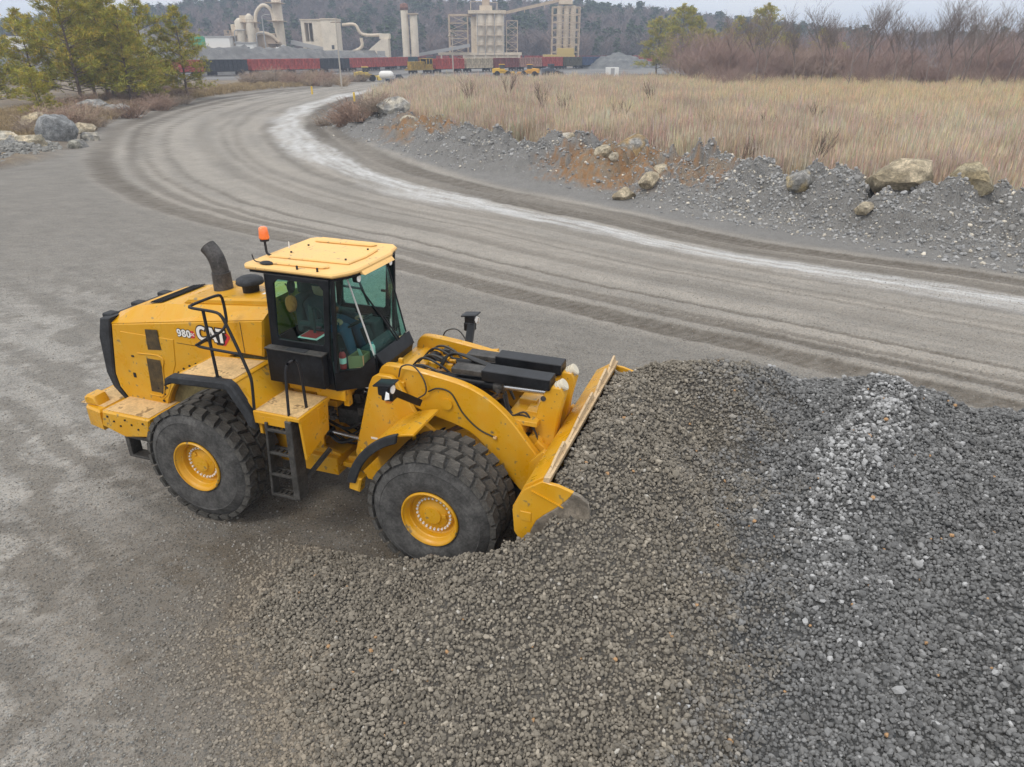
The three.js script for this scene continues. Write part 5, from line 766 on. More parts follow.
for (const [x, z, s] of [[15.3, -36.6, 1.0], [12.6, -39.5, 0.8], [10.2, -47, 0.75], [13.5, -50, 0.8], [8.5, -58, 1.0], [2.5, -68, 1.25], [4.5, -62, 1.1], [-4, -74, 1.3], [17.5, -52, 0.9], [24, -60, 0.9], [-0.5, -84, 1.4], [14, -78, 1.2]]) bt(4, 'thin bare sapling growing out of the reeds', 'saplings in the reeds', x, z, s);
// low brush by the road and pines
const brushGeo = (seed, col) => { const R = rng(seed), f = new Tri(); for (let i = 0; i < 85; i++) { const d = dir(R, 0.45 + 0.5 * R()), o = [(R() - 0.5) * 0.7, 0, (R() - 0.5) * 0.7], l = 0.5 + 0.8 * R(), v = 0.7 + 0.6 * R(), c = col.map((a) => a * v), m = add(o, d, l); f.stick(o, m, 0.014, 0.006, c, 3); for (let k = 0; k < 3; k++) f.stick(add(o, d, l * (0.5 + 0.2 * k)), add(add(o, d, l * (0.5 + 0.2 * k)), dir(R, 0.3), 0.35), 0.008, 0.002, c, 3); } return f.geo(); };
const brushes = [brushGeo(1, [0.33, 0.26, 0.2]), brushGeo(2, [0.38, 0.29, 0.2]), brushGeo(3, [0.32, 0.22, 0.165])];
const bush = (k, x, z, s, label, grp) => { const m = mesh('brush_shrub', brushes[k], twigMat); m.position.set(x, H(x, z) - 0.05, z); m.rotation.y = x * 7; m.scale.set(s, s * 0.9, s); tag(m, label, 'shrub', grp); };
for (let i = 0; i < 70; i++) { const t = R0(), x = mix(-36, -47, t) - 12 * R0() * (0.3 + t), z = mix(-60, -124, t) + 6 * (R0() - 0.5); bush(Math.floor(R0() * 2.99), x, z, 1.1 + 1.1 * R0(), 'leafless brown shrub under the pines beside the road', 'shrubs under the pines'); }
for (let i = 0; i < 46; i++) { const x = -58 + 26 * R0(), z = -146 - 26 * R0(); bush(Math.floor(R0() * 2.99), x, z, 1.6 + 1.4 * R0(), 'leafless brown shrub in front of the gondola train', 'shrubs in front of the train'); }
for (let i = 0; i < 22; i++) { const a = R0() * 6.28, d = Math.sqrt(R0()), x = -13.2 + Math.cos(a) * d * 4.5, z = -69.5 + Math.sin(a) * d * 4; bush(i % 3 === 0 ? 0 : 2, x, z, 1.2 + 0.9 * R0(), 'leafless russet shrub on the far berm end', 'shrubs on the far berm end'); }
for (let i = 0; i < 230; i++) { const z = -44 - 110 * R0(), x = mix(-16, 34, R0()) + (z + 44) * -0.12; const [td, , ts] = nearOn(toeP, x, z, (p) => p); if (ts > 0 || td < 9) continue; bush(Math.floor(R0() * 2.99), x, z, 1.4 + 1.3 * R0(), 'leafless brown shrub standing among the reeds', 'shrubs among the reeds'); }
{ // reeds
  const reed = (seed, n, wid) => { const R = rng(seed), f = new Tri(); for (let i = 0; i < n; i++) { const x = (R() - 0.5) * 0.7, z = (R() - 0.5) * 0.7, h = 0.65 + 0.5 * R(), a = R() * 6.28, ln = 0.05 + 0.28 * R(), v = 0.75 + 0.5 * R(), c = [v, v, v], w = wid * (0.7 + 0.6 * R()), tx = x + Math.cos(a) * ln, tz = z + Math.sin(a) * ln, px = -Math.sin(a) * w, pz = Math.cos(a) * w, mx = mix(x, tx, 0.4), mz = mix(z, tz, 0.4); f.t([x + px, 0, z + pz], [x - px, 0, z - pz], [mx + px, h * 0.6, mz + pz], c); f.t([x - px, 0, z - pz], [mx - px, h * 0.6, mz - pz], [mx + px, h * 0.6, mz + pz], c); f.t([mx + px, h * 0.6, mz + pz], [mx - px, h * 0.6, mz - pz], [tx, h, tz], c); if (R() < 0.5) { const e = 0.05; f.t([tx - pz * 2 - e * 0.3, h - 0.12, tz + px], [tx + e * 0.3, h - 0.1, tz], [tx, h + 0.1, tz], c); } } return f.geo(); };
  const geos = [reed(1, 22, 0.014), reed(2, 22, 0.016), reed(3, 26, 0.013)], lists = [[], [], []], R = rng(88);
  for (let k = 0; k < 190000; k++) {
    const z = -24 - 125 * Math.pow(R(), 1.2), x = -30 + R() * 150; if (Math.abs(x) > -z * 0.76 + 3) continue;
    const [td, , ts] = nearOn(toeP, x, z, (p) => p); if (ts > 0 || td < 4) continue;
    const [cd] = z > -82 ? nearOn(crestP, x, z, (p) => [p.x, p.z]) : [99]; if (z > -72 && (cd < 2.2 + R() || (td < 7.5 && cd < 9 && bermH(x, z) > 0.05))) continue; if (z > -76 && td < 6.2) continue;
    const n = fbm(x * 0.06, z * 0.06, 3), back = sst(-48, -80, z + 12 * n), gold = mix3([0.56, 0.465, 0.345], [0.58, 0.465, 0.285], back * sst(0, 60, x + 10)), pink = [0.45, 0.35, 0.265], c = mix3(gold, pink, sst(-0.25, 0.35, fbm(x * 0.06 + 30, z * 0.1, 4)) * 0.95 * (x < 25 ? 1 : z > -70 ? 0.75 : 0.4)).map((q) => q * (0.92 + 0.3 * R()));
    lists[Math.floor(R() * 3)].push([x, -0.5 + (z > -82 ? bermH(x, z) : 0), z, (1.5 + 0.9 * R()) * (1 + 0.4 * fbm(x * 0.16, z * 0.16, 3)), c]);
  }
  const m = new THREE.Matrix4(), q = new THREE.Quaternion(), up = new THREE.Vector3(0, 1, 0), c = new THREE.Color();
  lists.forEach((L, k) => { const im = sh(new THREE.InstancedMesh(geos[k], twigMat, L.length)); im.name = numbered('reeds'); L.forEach(([x, y, z, s, col], i) => { m.compose(new THREE.Vector3(x, y, z), q.setFromAxisAngle(up, R() * 6.28), new THREE.Vector3(1.25, s, 1.25)); im.setMatrixAt(i, m); im.setColorAt(i, c.setRGB(...col)); }); tag(im, 'dry tan reeds filling the marsh beyond the berm', 'reeds', null, 'stuff'); scene.add(im); });
  const dg = [[], []]; // dry grass on the verges
  for (let k = 0; k < 9000; k++) { const left = R() < 0.6, t = R(), x = left ? mix(-36, -46, t) - 14 * R() : -52 + 40 * R(), z = left ? mix(-52, -130, t) + 8 * (R() - 0.5) : -128 - 40 * R(); const Rd = roadAt(x, z); if (Rd && Rd[1] > -0.5 && Rd[1] < 1.22) continue; const v = 0.75 + 0.5 * R(); dg[R() < 0.5 ? 0 : 1].push([x, H(x, z) - 0.03, z, 0.35 + 0.3 * R(), [0.36 * v, 0.27 * v, 0.15 * v]]); }
  dg.forEach((L, k) => { const im = sh(new THREE.InstancedMesh(geos[k], twigMat, L.length)); im.name = numbered('dry_grass'); L.forEach(([x, y, z, s, col], i) => { m.compose(new THREE.Vector3(x, y, z), q.setFromAxisAngle(up, R() * 6.28), new THREE.Vector3(1, s, 1)); im.setMatrixAt(i, m); im.setColorAt(i, c.setRGB(...col)); }); tag(im, 'short dry grass on the road verges', 'grass', null, 'stuff'); scene.add(im); });
  console.log('reeds', lists.map((l) => l.length));
}
{ // wooded hill behind everything
  const prof = [[-900, 8], [-520, 8], [-345, 10], [-312, 14], [-285, 15], [-262, 18], [-220, 22], [-175, 26], [-120, 29], [-60, 27], [-20, 25], [30, 24], [70, 22], [110, 18], [150, 13], [190, 9], [225, 4], [260, 0], [330, -3], [420, -5], [900, -6]];
  const hp = (x) => { for (let i = 0; i < prof.length - 1; i++) if (x <= prof[i + 1][0]) { const t = clamp((x - prof[i][0]) / (prof[i + 1][0] - prof[i][0])); return mix(prof[i][1], prof[i + 1][1], t * t * (3 - 2 * t)); } return -4; };
  const hh = (x, z) => { const b = Math.max(-1, hp(x * 520 / Math.max(200, -z)) - 2); return -1 + b * sst(-385, -560, z) * (1 + 0.1 * fbm(x * 0.01, z * 0.01, 3)) + (z < -560 ? (-560 - z) * 0.01 : 0); };
  const g = new THREE.PlaneGeometry(2400, 900, 160, 60).rotateX(-Math.PI / 2), p = g.attributes.position, col = []; for (let i = 0; i < p.count; i++) { const x = p.getX(i), z = p.getZ(i) - 820; p.setXYZ(i, x, hh(x, z), z); col.push(0.13, 0.115, 0.1); } g.setAttribute('color', new THREE.Float32BufferAttribute(col, 3)); g.computeVertexNormals();
  tag(mesh('hill', g, new THREE.MeshStandardMaterial({ vertexColors: true, roughness: 1 })), 'low hill behind the quarry plant', 'hill', null, 'structure');
  const farBare = (seed, col) => { const R = rng(seed), f = new Tri(), h = 15; f.stick([0, -1, 0], [0, h * 0.55, 0], 0.22, 0.12, col.map((a) => a * 0.9), 3); for (let i = 0; i < 46; i++) { const y = h * (0.25 + 0.55 * R()), d = dir(R, 0.45 + 0.45 * R()), l = h * 0.3 * (0.6 + 0.6 * R()), o = [0, y, 0], m = add(o, d, l), v = 0.75 + 0.5 * R(), c = col.map((a) => a * v); f.stick(o, m, 0.1, 0.04, c, 3); for (let k = 0; k < 3; k++) { const s = add(o, d, l * (0.4 + 0.25 * k)), e = add(s, dir(R, 0.5), 1.6 + R()); f.t([s[0] - 0.07, s[1], s[2]], [s[0] + 0.07, s[1], s[2]], e, c); } } return f.geo(); };
  const farPine = (seed) => { const R = rng(seed), f = new Tri(), h = 15; f.stick([0, -1, 0], [0, h, 0], 0.2, 0.03, [0.1, 0.08, 0.07], 3); for (let i = 0; i < 130; i++) { const t = 0.35 + 0.65 * R(), d = dir(R, R() - 0.4), l = (1.1 - t) * 3.2 + 0.6, p = add([0, h * t, 0], d, l * Math.sqrt(R())), v = 0.6 + 0.7 * R(), c = [0.055 * v, 0.08 * v, 0.03 * v]; for (let k = 0; k < 2; k++) f.t(add(p, dir(R, R() - 0.5), 0.9), add(p, dir(R, R() - 0.5), 0.9), add(p, dir(R, 0.7), 0.9), c); } return f.geo(); };
  const geos = [farBare(1, [0.2, 0.155, 0.14]), farBare(2, [0.17, 0.14, 0.13]), farBare(3, [0.23, 0.165, 0.14]), farPine(4), farPine(5)], lists = geos.map(() => []), R = rng(66);
  for (let k = 0; k < 15000; k++) { const z = -372 - 270 * Math.pow(R(), 0.8), x = -470 + 980 * R(); if (Math.abs(x) > -z * 0.8) continue; const n = fbm(x * 0.012, z * 0.012, 3), pi = R() < 0.1 + 0.35 * sst(0.1, 0.5, n) + (x < -190 ? 0.15 : 0); lists[pi ? 3 + Math.floor(R() * 2) : Math.floor(R() * 3)].push([x, hh(x, z), z, (0.75 + 0.4 * R()) * (pi ? 1.05 : 1)]); }
  const m = new THREE.Matrix4(), q = new THREE.Quaternion(), up = new THREE.Vector3(0, 1, 0);
  lists.forEach((L, k) => { const im = sh(new THREE.InstancedMesh(geos[k], k < 3 ? twigMat : leafMat, L.length)); im.name = numbered(k < 3 ? 'bare_wood' : 'pine_wood'); L.forEach(([x, y, z, s], i) => { m.compose(new THREE.Vector3(x, y, z), q.setFromAxisAngle(up, R() * 6.28), new THREE.Vector3(s * 1.15, s, s * 1.15)); im.setMatrixAt(i, m); }); tag(im, k < 3 ? 'bare winter wood covering the far hill' : 'dark pines scattered through the far wood', 'wood', null, 'stuff'); scene.add(im); });
}

// ---------- railway ----------
const carGeo = {};
{
  const L = 11.6, h0 = 1.05, h1 = 3.75, w = 1.5;
  carGeo.body = merge([bx(-L / 2, L / 2, h0, h1, w - 0.06, w, 0), bx(-L / 2, L / 2, h0, h1, -w, -w + 0.06, 0), bx(-L / 2, -L / 2 + 0.08, h0, h1, -w + 0.06, w - 0.06, 0), bx(L / 2 - 0.08, L / 2, h0, h1, -w + 0.06, w - 0.06, 0), bx(-L / 2 + 0.08, L / 2 - 0.08, h0 + 0.4, h0 + 0.5, -w + 0.06, w - 0.06, 0), bx(-L / 2 - 0.05, L / 2 + 0.05, h1 - 0.12, h1 + 0.03, w - 0.02, w + 0.09, 0), bx(-L / 2 - 0.05, L / 2 + 0.05, h1 - 0.12, h1 + 0.03, -w - 0.09, -w + 0.02, 0)]);
  carGeo.rib = bx(-0.07, 0.07, h0, h1 - 0.14, w + 0.003, w + 0.13, 0); carGeo.sill = merge([bx(-L / 2, L / 2, 0.85, 1.04, -0.5, 0.5, 0), bx(-L / 2 - 0.5, L / 2 + 0.5, 0.82, 0.98, -0.12, 0.12, 0)]);
  carGeo.bogie = merge([bx(-0.95, 0.95, 0.4, 0.75, 0.72, 0.85, 0.05), bx(-0.95, 0.95, 0.4, 0.75, -0.85, -0.72, 0.05), bx(-0.25, 0.25, 0.4, 0.84, -0.7, 0.7, 0)]); carGeo.wheel = merge([disc(0, 0.44, 0.6, 0.71, 0.42, 16), disc(0, 0.44, -0.71, -0.6, 0.42, 16), rod([0, 0.44, -0.6], [0, 0.44, 0.6], 0.08)]);
}
const rust = (c) => std(c.map((q) => Math.min(0.85, q * 1.8)), { map: rep(dirtTex, 0.35), roughness: 0.9 }), carCol = { red: rust([0.4, 0.075, 0.06]), black: rust([0.045, 0.045, 0.052]), maroon: rust([0.2, 0.06, 0.055]), teal: rust([0.05, 0.1, 0.12]), grey: rust([0.13, 0.125, 0.125]), tan: rust([0.48, 0.4, 0.3]), blue: rust([0.05, 0.08, 0.16]), pink: rust([0.38, 0.22, 0.18]), olive: rust([0.1, 0.09, 0.06]) };
const bogieM = std([0.06, 0.05, 0.045], { roughness: 1 });
function gondola(color, x, z, turn, label, grp, ribs = true) {
  const g = group('gondola_car', label, 'rail car', grp, [x, 0.25, z], turn), b = mesh('car_body', carGeo.body, carCol[color], g);
  for (let i = 0; i < 9; i++) { const a = mesh('rib', carGeo.rib, carCol[color], b); a.position.x = -5.2 + i * 1.3; }
  mesh('sill', carGeo.sill, bogieM, g);
  for (const s of [-1, 1]) { const t = mesh('bogie', carGeo.bogie, bogieM, g); t.position.x = 4.2 * s; for (const q of [-0.72, 0.72]) { const wq = mesh('wheel_set', carGeo.wheel, bogieM, t); wq.position.x = q; } }
}
const along = (pts, step, n, off = 0) => { const c = new THREE.CatmullRomCurve3(pts.map(([x, z]) => new THREE.Vector3(x, 0, z)), false, 'centripetal'), L = c.getLength(), out = []; for (let i = 0; i < n; i++) { const u = clamp((off + i * step) / L), p = c.getPointAt(u), t = c.getTangentAt(u); out.push([p.x, p.z, Math.atan2(-t.z, t.x)]); } return out; };
const railM = std([0.2, 0.15, 0.12], { roughness: 0.5, metalness: 0.6 }), ballastM = std([0.26, 0.25, 0.24], { map: rep(dirtTex, 0.4), roughness: 1 });
function track(pts, label) {
  const g = group('railway_track', label, 'railway'), c = new THREE.CatmullRomCurve3(pts.map(([x, z]) => new THREE.Vector3(x, 0, z)), false, 'centripetal').getSpacedPoints(60), off = (s, y) => c.map((p, i) => { const q = c[Math.min(i + 1, 60)], o = c[Math.max(i - 1, 0)], d = q.clone().sub(o).normalize(); return [p.x - d.z * s, y, p.z + d.x * s]; });
  const strip = (a, b) => { const l = []; for (let i = 0; i < 60; i++) l.push([a[i], b[i], b[i + 1], a[i + 1]]); return l; };
  mesh('ballast', quads(...strip(off(-2.4, 0.0), off(-1.5, 0.19)), ...strip(off(-1.5, 0.19), off(1.5, 0.19)), ...strip(off(1.5, 0.19), off(2.4, 0.0))), ballastM, g);
  for (const s of [-0.72, 0.72]) mesh('rail', quads(...strip(off(s - 0.04, 0.2), off(s - 0.04, 0.26)), ...strip(off(s - 0.04, 0.26), off(s + 0.04, 0.26)), ...strip(off(s + 0.04, 0.26), off(s + 0.04, 0.2))), railM, g);
}
const lineA = [[-140, -150], [-92, -189], [-66, -222], [-44, -262], [-36, -300], [-33, -345], [-30, -380]], lineB = [[-46, -196], [-26, -223], [0, -253], [36, -300], [60, -335]], lineC = [[-46, -338], [20, -344], [84, -352], [140, -360]];
track(lineA, 'curved railway track under the long red and black train'); track(lineB, 'railway track carrying the yellow locomotive'); track(lineC, 'railway track furthest back below the silo towers');
const carA = ['black', 'red', 'black', 'red', 'red', 'black', 'red', 'red', 'red', 'teal', 'maroon', 'grey', 'grey'];
const labA = { red: 'faded red gondola car in the train past the pines', black: 'black gondola car in the train past the pines', teal: 'dark teal gondola car in the train past the pines', maroon: 'maroon gondola car in the train past the pines', grey: 'dark grey gondola car at the far end of the pine side train' };
along(lineA, 12.9, 13, 60).forEach(([x, z, t], i) => gondola(carA[i], x, z, t, labA[carA[i]], 'gondola cars of the train past the pines'));
const carB = ['red', 'tan', 'maroon', 'pink', 'red', 'olive', 'blue', 'blue', 'black'];
const labB = { red: 'red gondola car in the train behind the yellow locomotive', tan: 'cream gondola car behind the yellow locomotive', maroon: 'dark maroon gondola car in the yellow locomotive train', pink: 'faded pink gondola car in the yellow locomotive train', olive: 'dark olive gondola car in the yellow locomotive train', blue: 'navy blue gondola car in the yellow locomotive train', black: 'black gondola car ending the yellow locomotive train' };
along(lineB, 12.6, 9, 44).forEach(([x, z, t], i) => gondola(carB[i], x, z, t, labB[carB[i]], 'gondola cars behind the yellow locomotive'));
along(lineC, 12.9, 11, 6).forEach(([x, z, t], i) => gondola(i % 4 === 2 ? 'maroon' : 'red', x, z, t, i % 4 === 2 ? 'maroon gondola car in the row furthest back below the silos' : 'bright red gondola car in the row furthest back below the silos', 'gondola cars in the furthest row'));
{ // yellow locomotive
  const [x, z, t] = along(lineB, 1, 1, 33)[0], y = std([0.62, 0.4, 0.06], { map: rep(dirtTex, 0.4) });
  const g = group('locomotive', 'small yellow switcher locomotive at the head of the gondolas', 'locomotive', null, [x, 0.25, z], t);
  mesh('hood', bx(-4.2, 1.4, 1.25, 3.1, -0.85, 0.85, 0.1), y, g); mesh('underframe', bx(-4.8, 4.4, 0.85, 1.24, -1.4, 1.4, 0.02), std([0.3, 0.2, 0.05]), g);
  const c = mesh('cab', [bx(1.4, 3.9, 1.25, 2.4, -1.35, 1.35, 0.05), ...[[1.4, 1.6], [3.7, 3.9]].flatMap(([a, b]) => [bx(a, b, 2.4, 3.7, 1.1, 1.35, 0), bx(a, b, 2.4, 3.7, -1.35, -1.1, 0)]), bx(2.5, 2.75, 2.4, 3.7, 1.2, 1.35, 0), bx(1.3, 4.0, 3.7, 3.9, -1.45, 1.45, 0.08)], y, g);
  for (const s of [1, -1]) mesh('window', bx(1.62, 3.68, 2.42, 3.68, s > 0 ? 1.2 : -1.23, s > 0 ? 1.23 : -1.2, 0), darkM, c); mesh('exhaust', rod([-1.5, 3.1, 0], [-1.5, 3.6, 0], 0.15), darkM, g); mesh('nose', bx(3.9, 4.3, 1.25, 2.3, -0.8, 0.8, 0.05), y, g);
  for (const s of [-1, 1]) { const b = mesh('bogie', carGeo.bogie, bogieM, g); b.position.x = 2.9 * s; for (const q of [-0.72, 0.72]) mesh('wheel_set', carGeo.wheel, bogieM, b).position.x = q; }
  mesh('handrail', [...[-4, -2.5, -1, 0.5].map((q) => rod([q, 1.25, 1.35], [q, 2.2, 1.35], 0.03)), rod([-4, 2.2, 1.35], [1.4, 2.2, 1.35], 0.03)], darkM, g);
}
// ---------- stockpiles ----------
const heapMat = new THREE.MeshStandardMaterial({ vertexColors: true, map: rep(chipMap, 0.4), roughness: 1, bumpMap: rep(chipBump, 0.4), bumpScale: 0.15 });
function heap(pts, slope, col, label, cell = 1.2) { // ridge of angle-of-repose rubble
  const xs = pts.map((p) => p[0]), zs = pts.map((p) => p[1]), m = Math.max(...pts.map((p) => p[2])) / slope + 2, x0 = Math.min(...xs) - m, x1 = Math.max(...xs) + m, z0 = Math.min(...zs) - m, z1 = Math.max(...zs) + m, nx = Math.ceil((x1 - x0) / cell), nz = Math.ceil((z1 - z0) / cell), g = new THREE.PlaneGeometry(x1 - x0, z1 - z0, nx, nz).rotateX(-Math.PI / 2), p = g.attributes.position, c = [], idx = [];
  for (let i = 0; i < p.count; i++) { const x = p.getX(i) + (x0 + x1) / 2, z = p.getZ(i) + (z0 + z1) / 2; let h = -1; for (let k = 0; k < Math.max(1, pts.length - 1); k++) { const a = pts[k], b = pts[Math.min(k + 1, pts.length - 1)], dx = b[0] - a[0], dz = b[1] - a[1], t = clamp(((x - a[0]) * dx + (z - a[1]) * dz) / (dx * dx + dz * dz || 1)), d = Math.hypot(x - a[0] - dx * t, z - a[1] - dz * t); h = Math.max(h, mix(a[2], b[2], t) - slope * d); } h += h > 0 ? 0.9 * fbm(x * 0.25, z * 0.25, 4) + 0.4 * N2b(x * 0.9, z * 0.9) : 0; p.setXYZ(i, x, Math.max(-0.3, h), z); const v = 0.85 + 0.35 * fbm(x * 0.5, z * 0.5, 3) + 0.2 * N2b(x * 1.7, z * 1.7); c.push(...col.map((q) => q * v)); }
  g.setAttribute('color', new THREE.Float32BufferAttribute(c, 3)); g.setAttribute('uv', new THREE.Float32BufferAttribute(Array.from({ length: p.count }, (_, i) => [p.getX(i) / 5, p.getZ(i) / 5]).flat(), 2)); g.computeVertexNormals(); return tag(mesh('stockpile', g, heapMat), label, 'stockpile', 'stockpiles around the plant');
}
heap([[-112, -190, 6.5], [-86, -216, 7.3], [-70, -238, 7.2], [-56, -262, 6.2], [-48, -292, 4.6], [-42, -318, 2]], 0.9, [0.4, 0.39, 0.375], 'long ridge of grey quarry rock behind the pine side train', 1.0);
heap([[28, -290, 2.4], [40, -297, 5.6], [52, -300, 3]], 0.5, [0.34, 0.34, 0.33], 'smooth pale grey stockpile beside the navy gondola cars');
heap([[-118, -258, 13], [-125, -262, 12]], 0.62, [0.36, 0.34, 0.31], 'pointed brown grey stockpile above the dense pine');
heap([[-196, -262, 17], [-186, -258, 12], [-168, -256, 5]], 0.55, [0.34, 0.34, 0.335], 'broad grey stockpile under the slanting conveyor');
heap([[-130, -188, 4.2], [-150, -186, 5]], 0.5, [0.34, 0.33, 0.32], 'low grey stockpile seen behind the pine trunks');

// ---------- plant ----------
const wallTex = grainTexture(256, (u, v) => { const k = 238 + 10 * tileN(u, v, 5) + 7 * tileN(u, v, 30, 3) - 22 * sst(0.3, 0.9, tileN(u, v, 40, 6)) * sst(-0.2, 0.6, tileN(u, v, 4, 9)); return [k, k * 0.99, k * 0.975]; }); wallTex.colorSpace = THREE.SRGBColorSpace;
const cream = std([0.7, 0.6, 0.47], { map: rep(wallTex, 0.1), roughness: 0.9 }), pale = std([0.76, 0.68, 0.56], { map: rep(wallTex, 0.1), roughness: 0.9 }), tanS = std([0.55, 0.44, 0.33], { map: rep(wallTex, 0.2), roughness: 0.9 }), rustS = std([0.4, 0.2, 0.15], { map: rep(dirtTex, 0.3), roughness: 0.9 }), greyS = std([0.34, 0.33, 0.32], { roughness: 0.8 }), darkW = std([0.05, 0.055, 0.06], { roughness: 0.5 });
const silo = (name, x, z, r, y0, y1, m, parent, dome = 0.5) => mesh(name, boxUV(new THREE.LatheGeometry([[0, y1 + r * dome], [r * 0.3, y1 + r * dome * 0.9], [r, y1], [r, y0], [0, y0]].map(([a, b]) => new THREE.Vector2(a, b)), 24).translate(x, 0, z)), m, parent);
function lattice(name, x0, x1, z0, z1, y0, y1, bays, m, parent, t = 0.22) { // open braced tower
  const L = [], cs = [[x0, z0], [x1, z0], [x1, z1], [x0, z1]]; cs.forEach(([x, z]) => L.push(bar([x, y0, z], [x, y1, z], t, t)));
  for (let i = 0; i <= bays; i++) { const y = mix(y0, y1, i / bays); cs.forEach(([x, z], k) => { const [X, Z] = cs[(k + 1) % 4]; L.push(bar([x, y, z], [X, y, Z], t * 0.7, t * 0.7)); if (i < bays) { const Y = mix(y0, y1, (i + 1) / bays); L.push(i % 2 ? bar([x, y, z], [X, Y, Z], t * 0.5, t * 0.5) : bar([X, y, Z], [x, Y, z], t * 0.5, t * 0.5)); } }); }
  return mesh(name, L, m, parent);
}
{ // kiln and ducts
  const g = group('process_plant', 'tan kiln plant of towers and arched ducts behind the rock ridge', 'industrial plant'), Z = -300;
  silo('stack', -88, Z, 1.75, 0, 27.5, pale, g, 0.3); silo('thin_stack', -105.5, Z, 0.8, 0, 15, cream, g, 0.2); mesh('tower_block', [bx(-104, -97, 0, 14, Z - 4, Z + 4, 0.1), bx(-102, -98, 14, 18, Z - 2, Z + 2, 0.1)], cream, g);
  silo('cyclone', -101.5, Z + 4.5, 1.6, 8, 16, pale, g, 0.7); silo('cyclone', -97.5, Z + 4.5, 1.5, 8, 17.5, pale, g, 0.7);
  mesh('duct', tube([[-97, 14, Z], [-96, 19, Z], [-93, 21.5, Z], [-90.5, 20, Z], [-89.5, 14, Z]], 0.62, 10, 30), pale, g); mesh('duct', tube([[-99, 9, Z + 3], [-95, 12, Z + 3], [-91, 11.5, Z + 3], [-88, 9, Z + 2]], 0.6, 10, 24), cream, g); mesh('filter_house', [bx(-96.5, -89.5, 6.5, 12, Z - 3, Z + 2, 0.1), bx(-96, -95.5, 0, 6.5, Z + 1, Z + 1.5, 0), bx(-90.5, -90, 0, 6.5, Z + 1, Z + 1.5, 0)], tanS, g);
  for (const [x, y] of [[-104, 6], [-104, 11], [-98, 15.5], [-90, 8.5], [-88, 16], [-88, 22]]) mesh('walkway', [bx(x - 2.6, x + 2.6, y, y + 0.2, Z - 2.6, Z + 6, 0), bar([x - 2.6, y + 1, Z + 6], [x + 2.6, y + 1, Z + 6], 0.1, 0.1)], tanS, g);
  for (const [x0, y0, x1, y1] of [[-103, 0, -99, 13], [-95, 3, -92, 12], [-92, 0, -89, 18], [-106, 4, -101, 9]]) mesh('pipe', tube([[x0, y0, Z + 6.4], [x0, y1, Z + 6.4], [x1, y1, Z + 6.4]], 0.22, 6, 16, 0.6), greyS, g);
  for (let i = 0; i < 5; i++) mesh('window', bx(-103.4 + i * 1.3, -102.7 + i * 1.3, 10.4, 11.6, Z + 4.0, Z + 4.06, 0), darkW, g);
  lattice('ladder_tower', -108, -106, Z + 1, Z + 3, 0, 13, 6, tanS, g, 0.18);
  lattice('support_frame', -101, -84, Z + 3, Z + 6, 0, 7, 2, tanS, g, 0.35); mesh('conveyor', bar([-84, 9, Z], [-66, 5.5, Z + 2], 1.6, 1.4), greyS, g);
}
{
  const g = group('mill_building', 'plain cream mill building with a tall dark opening', 'building', null, [0, 0, 0]), Z = -300, x0 = -79.5, x1 = -66;
  mesh('wall', [bx(-71.5, x1, 0, 16.6, Z - 6, Z + 3, 0.05), bx(x0, -78.2, 0, 16.4, Z - 8, Z + 1.2, 0.05), bx(-75.2, -71.6, 0, 16.4, Z - 8, Z + 1.2, 0.05), bx(-78.2, -75.2, 0, 9.2, Z - 8, Z + 1.2, 0), bx(-78.2, -75.2, 15.6, 16.4, Z - 8, Z + 1.2, 0)], pale, g); mesh('back_wall', bx(-78.2, -75.2, 9.2, 15.6, Z - 7.6, Z - 7.4, 0), pale, g); mesh('mullion', bx(-76.8, -76.6, 9.2, 15.6, Z + 0.6, Z + 1.0, 0), pale, g);
  mesh('roof', [bx(-71.8, x1 + 0.3, 16.62, 17, Z - 6.3, Z + 3.3, 0), bx(x0 - 0.2, -71.8, 16.42, 16.8, Z - 8.2, Z + 1.5, 0)], cream, g); mesh('window', bx(-68.2, -67.2, 6.6, 8, Z + 3.0, Z + 3.05, 0), darkW, g);
}
{
  const g = group('crusher_shed', 'small cream crusher shed with a sloping conveyor gallery', 'shed'), Z = -304;
  mesh('shed', ext([[-57, 2], [-57, 5], [-50, 10.2], [-47.5, 10.2], [-47.5, 2]], Z - 3, Z + 2, 0.05), pale, g); mesh('roller_door', bx(-52, -49, 3, 6, Z + 2.0, Z + 2.06, 0), greyS, g); mesh('gallery', tube([[-65, 15, Z], [-60, 15, Z], [-58, 12, Z], [-50, 11.5, Z]], 0.55, 8, 20), cream, g); mesh('gallery', tube([[-65, 4.5, Z + 1], [-58, 7.5, Z + 1], [-58, 10.5, Z + 1]], 0.6, 8, 20), cream, g); mesh('hopper', bx(-51, -47, 10.2, 12, Z - 2, Z + 1, 0.1), pale, g);
}
{
  const g = group('slim_silo', 'slim reddish capped silo of the pair beyond the train', 'silo', 'slim silo pair'); silo('shell', -41, -304, 1.35, 0, 21, pale, g, 0.2); silo('cap', -41, -304, 1.5, 20, 22, rustS, g, 0.3);
  const k = group('slim_silo', 'slim cream silo of the pair beyond the train', 'silo', 'slim silo pair'); silo('shell', -37.6, -304, 1.45, 0, 18.5, pale, k, 0.3); mesh('platform', bx(-39.5, -36, 18.5, 18.9, -306, -302, 0), tanS, k);
}
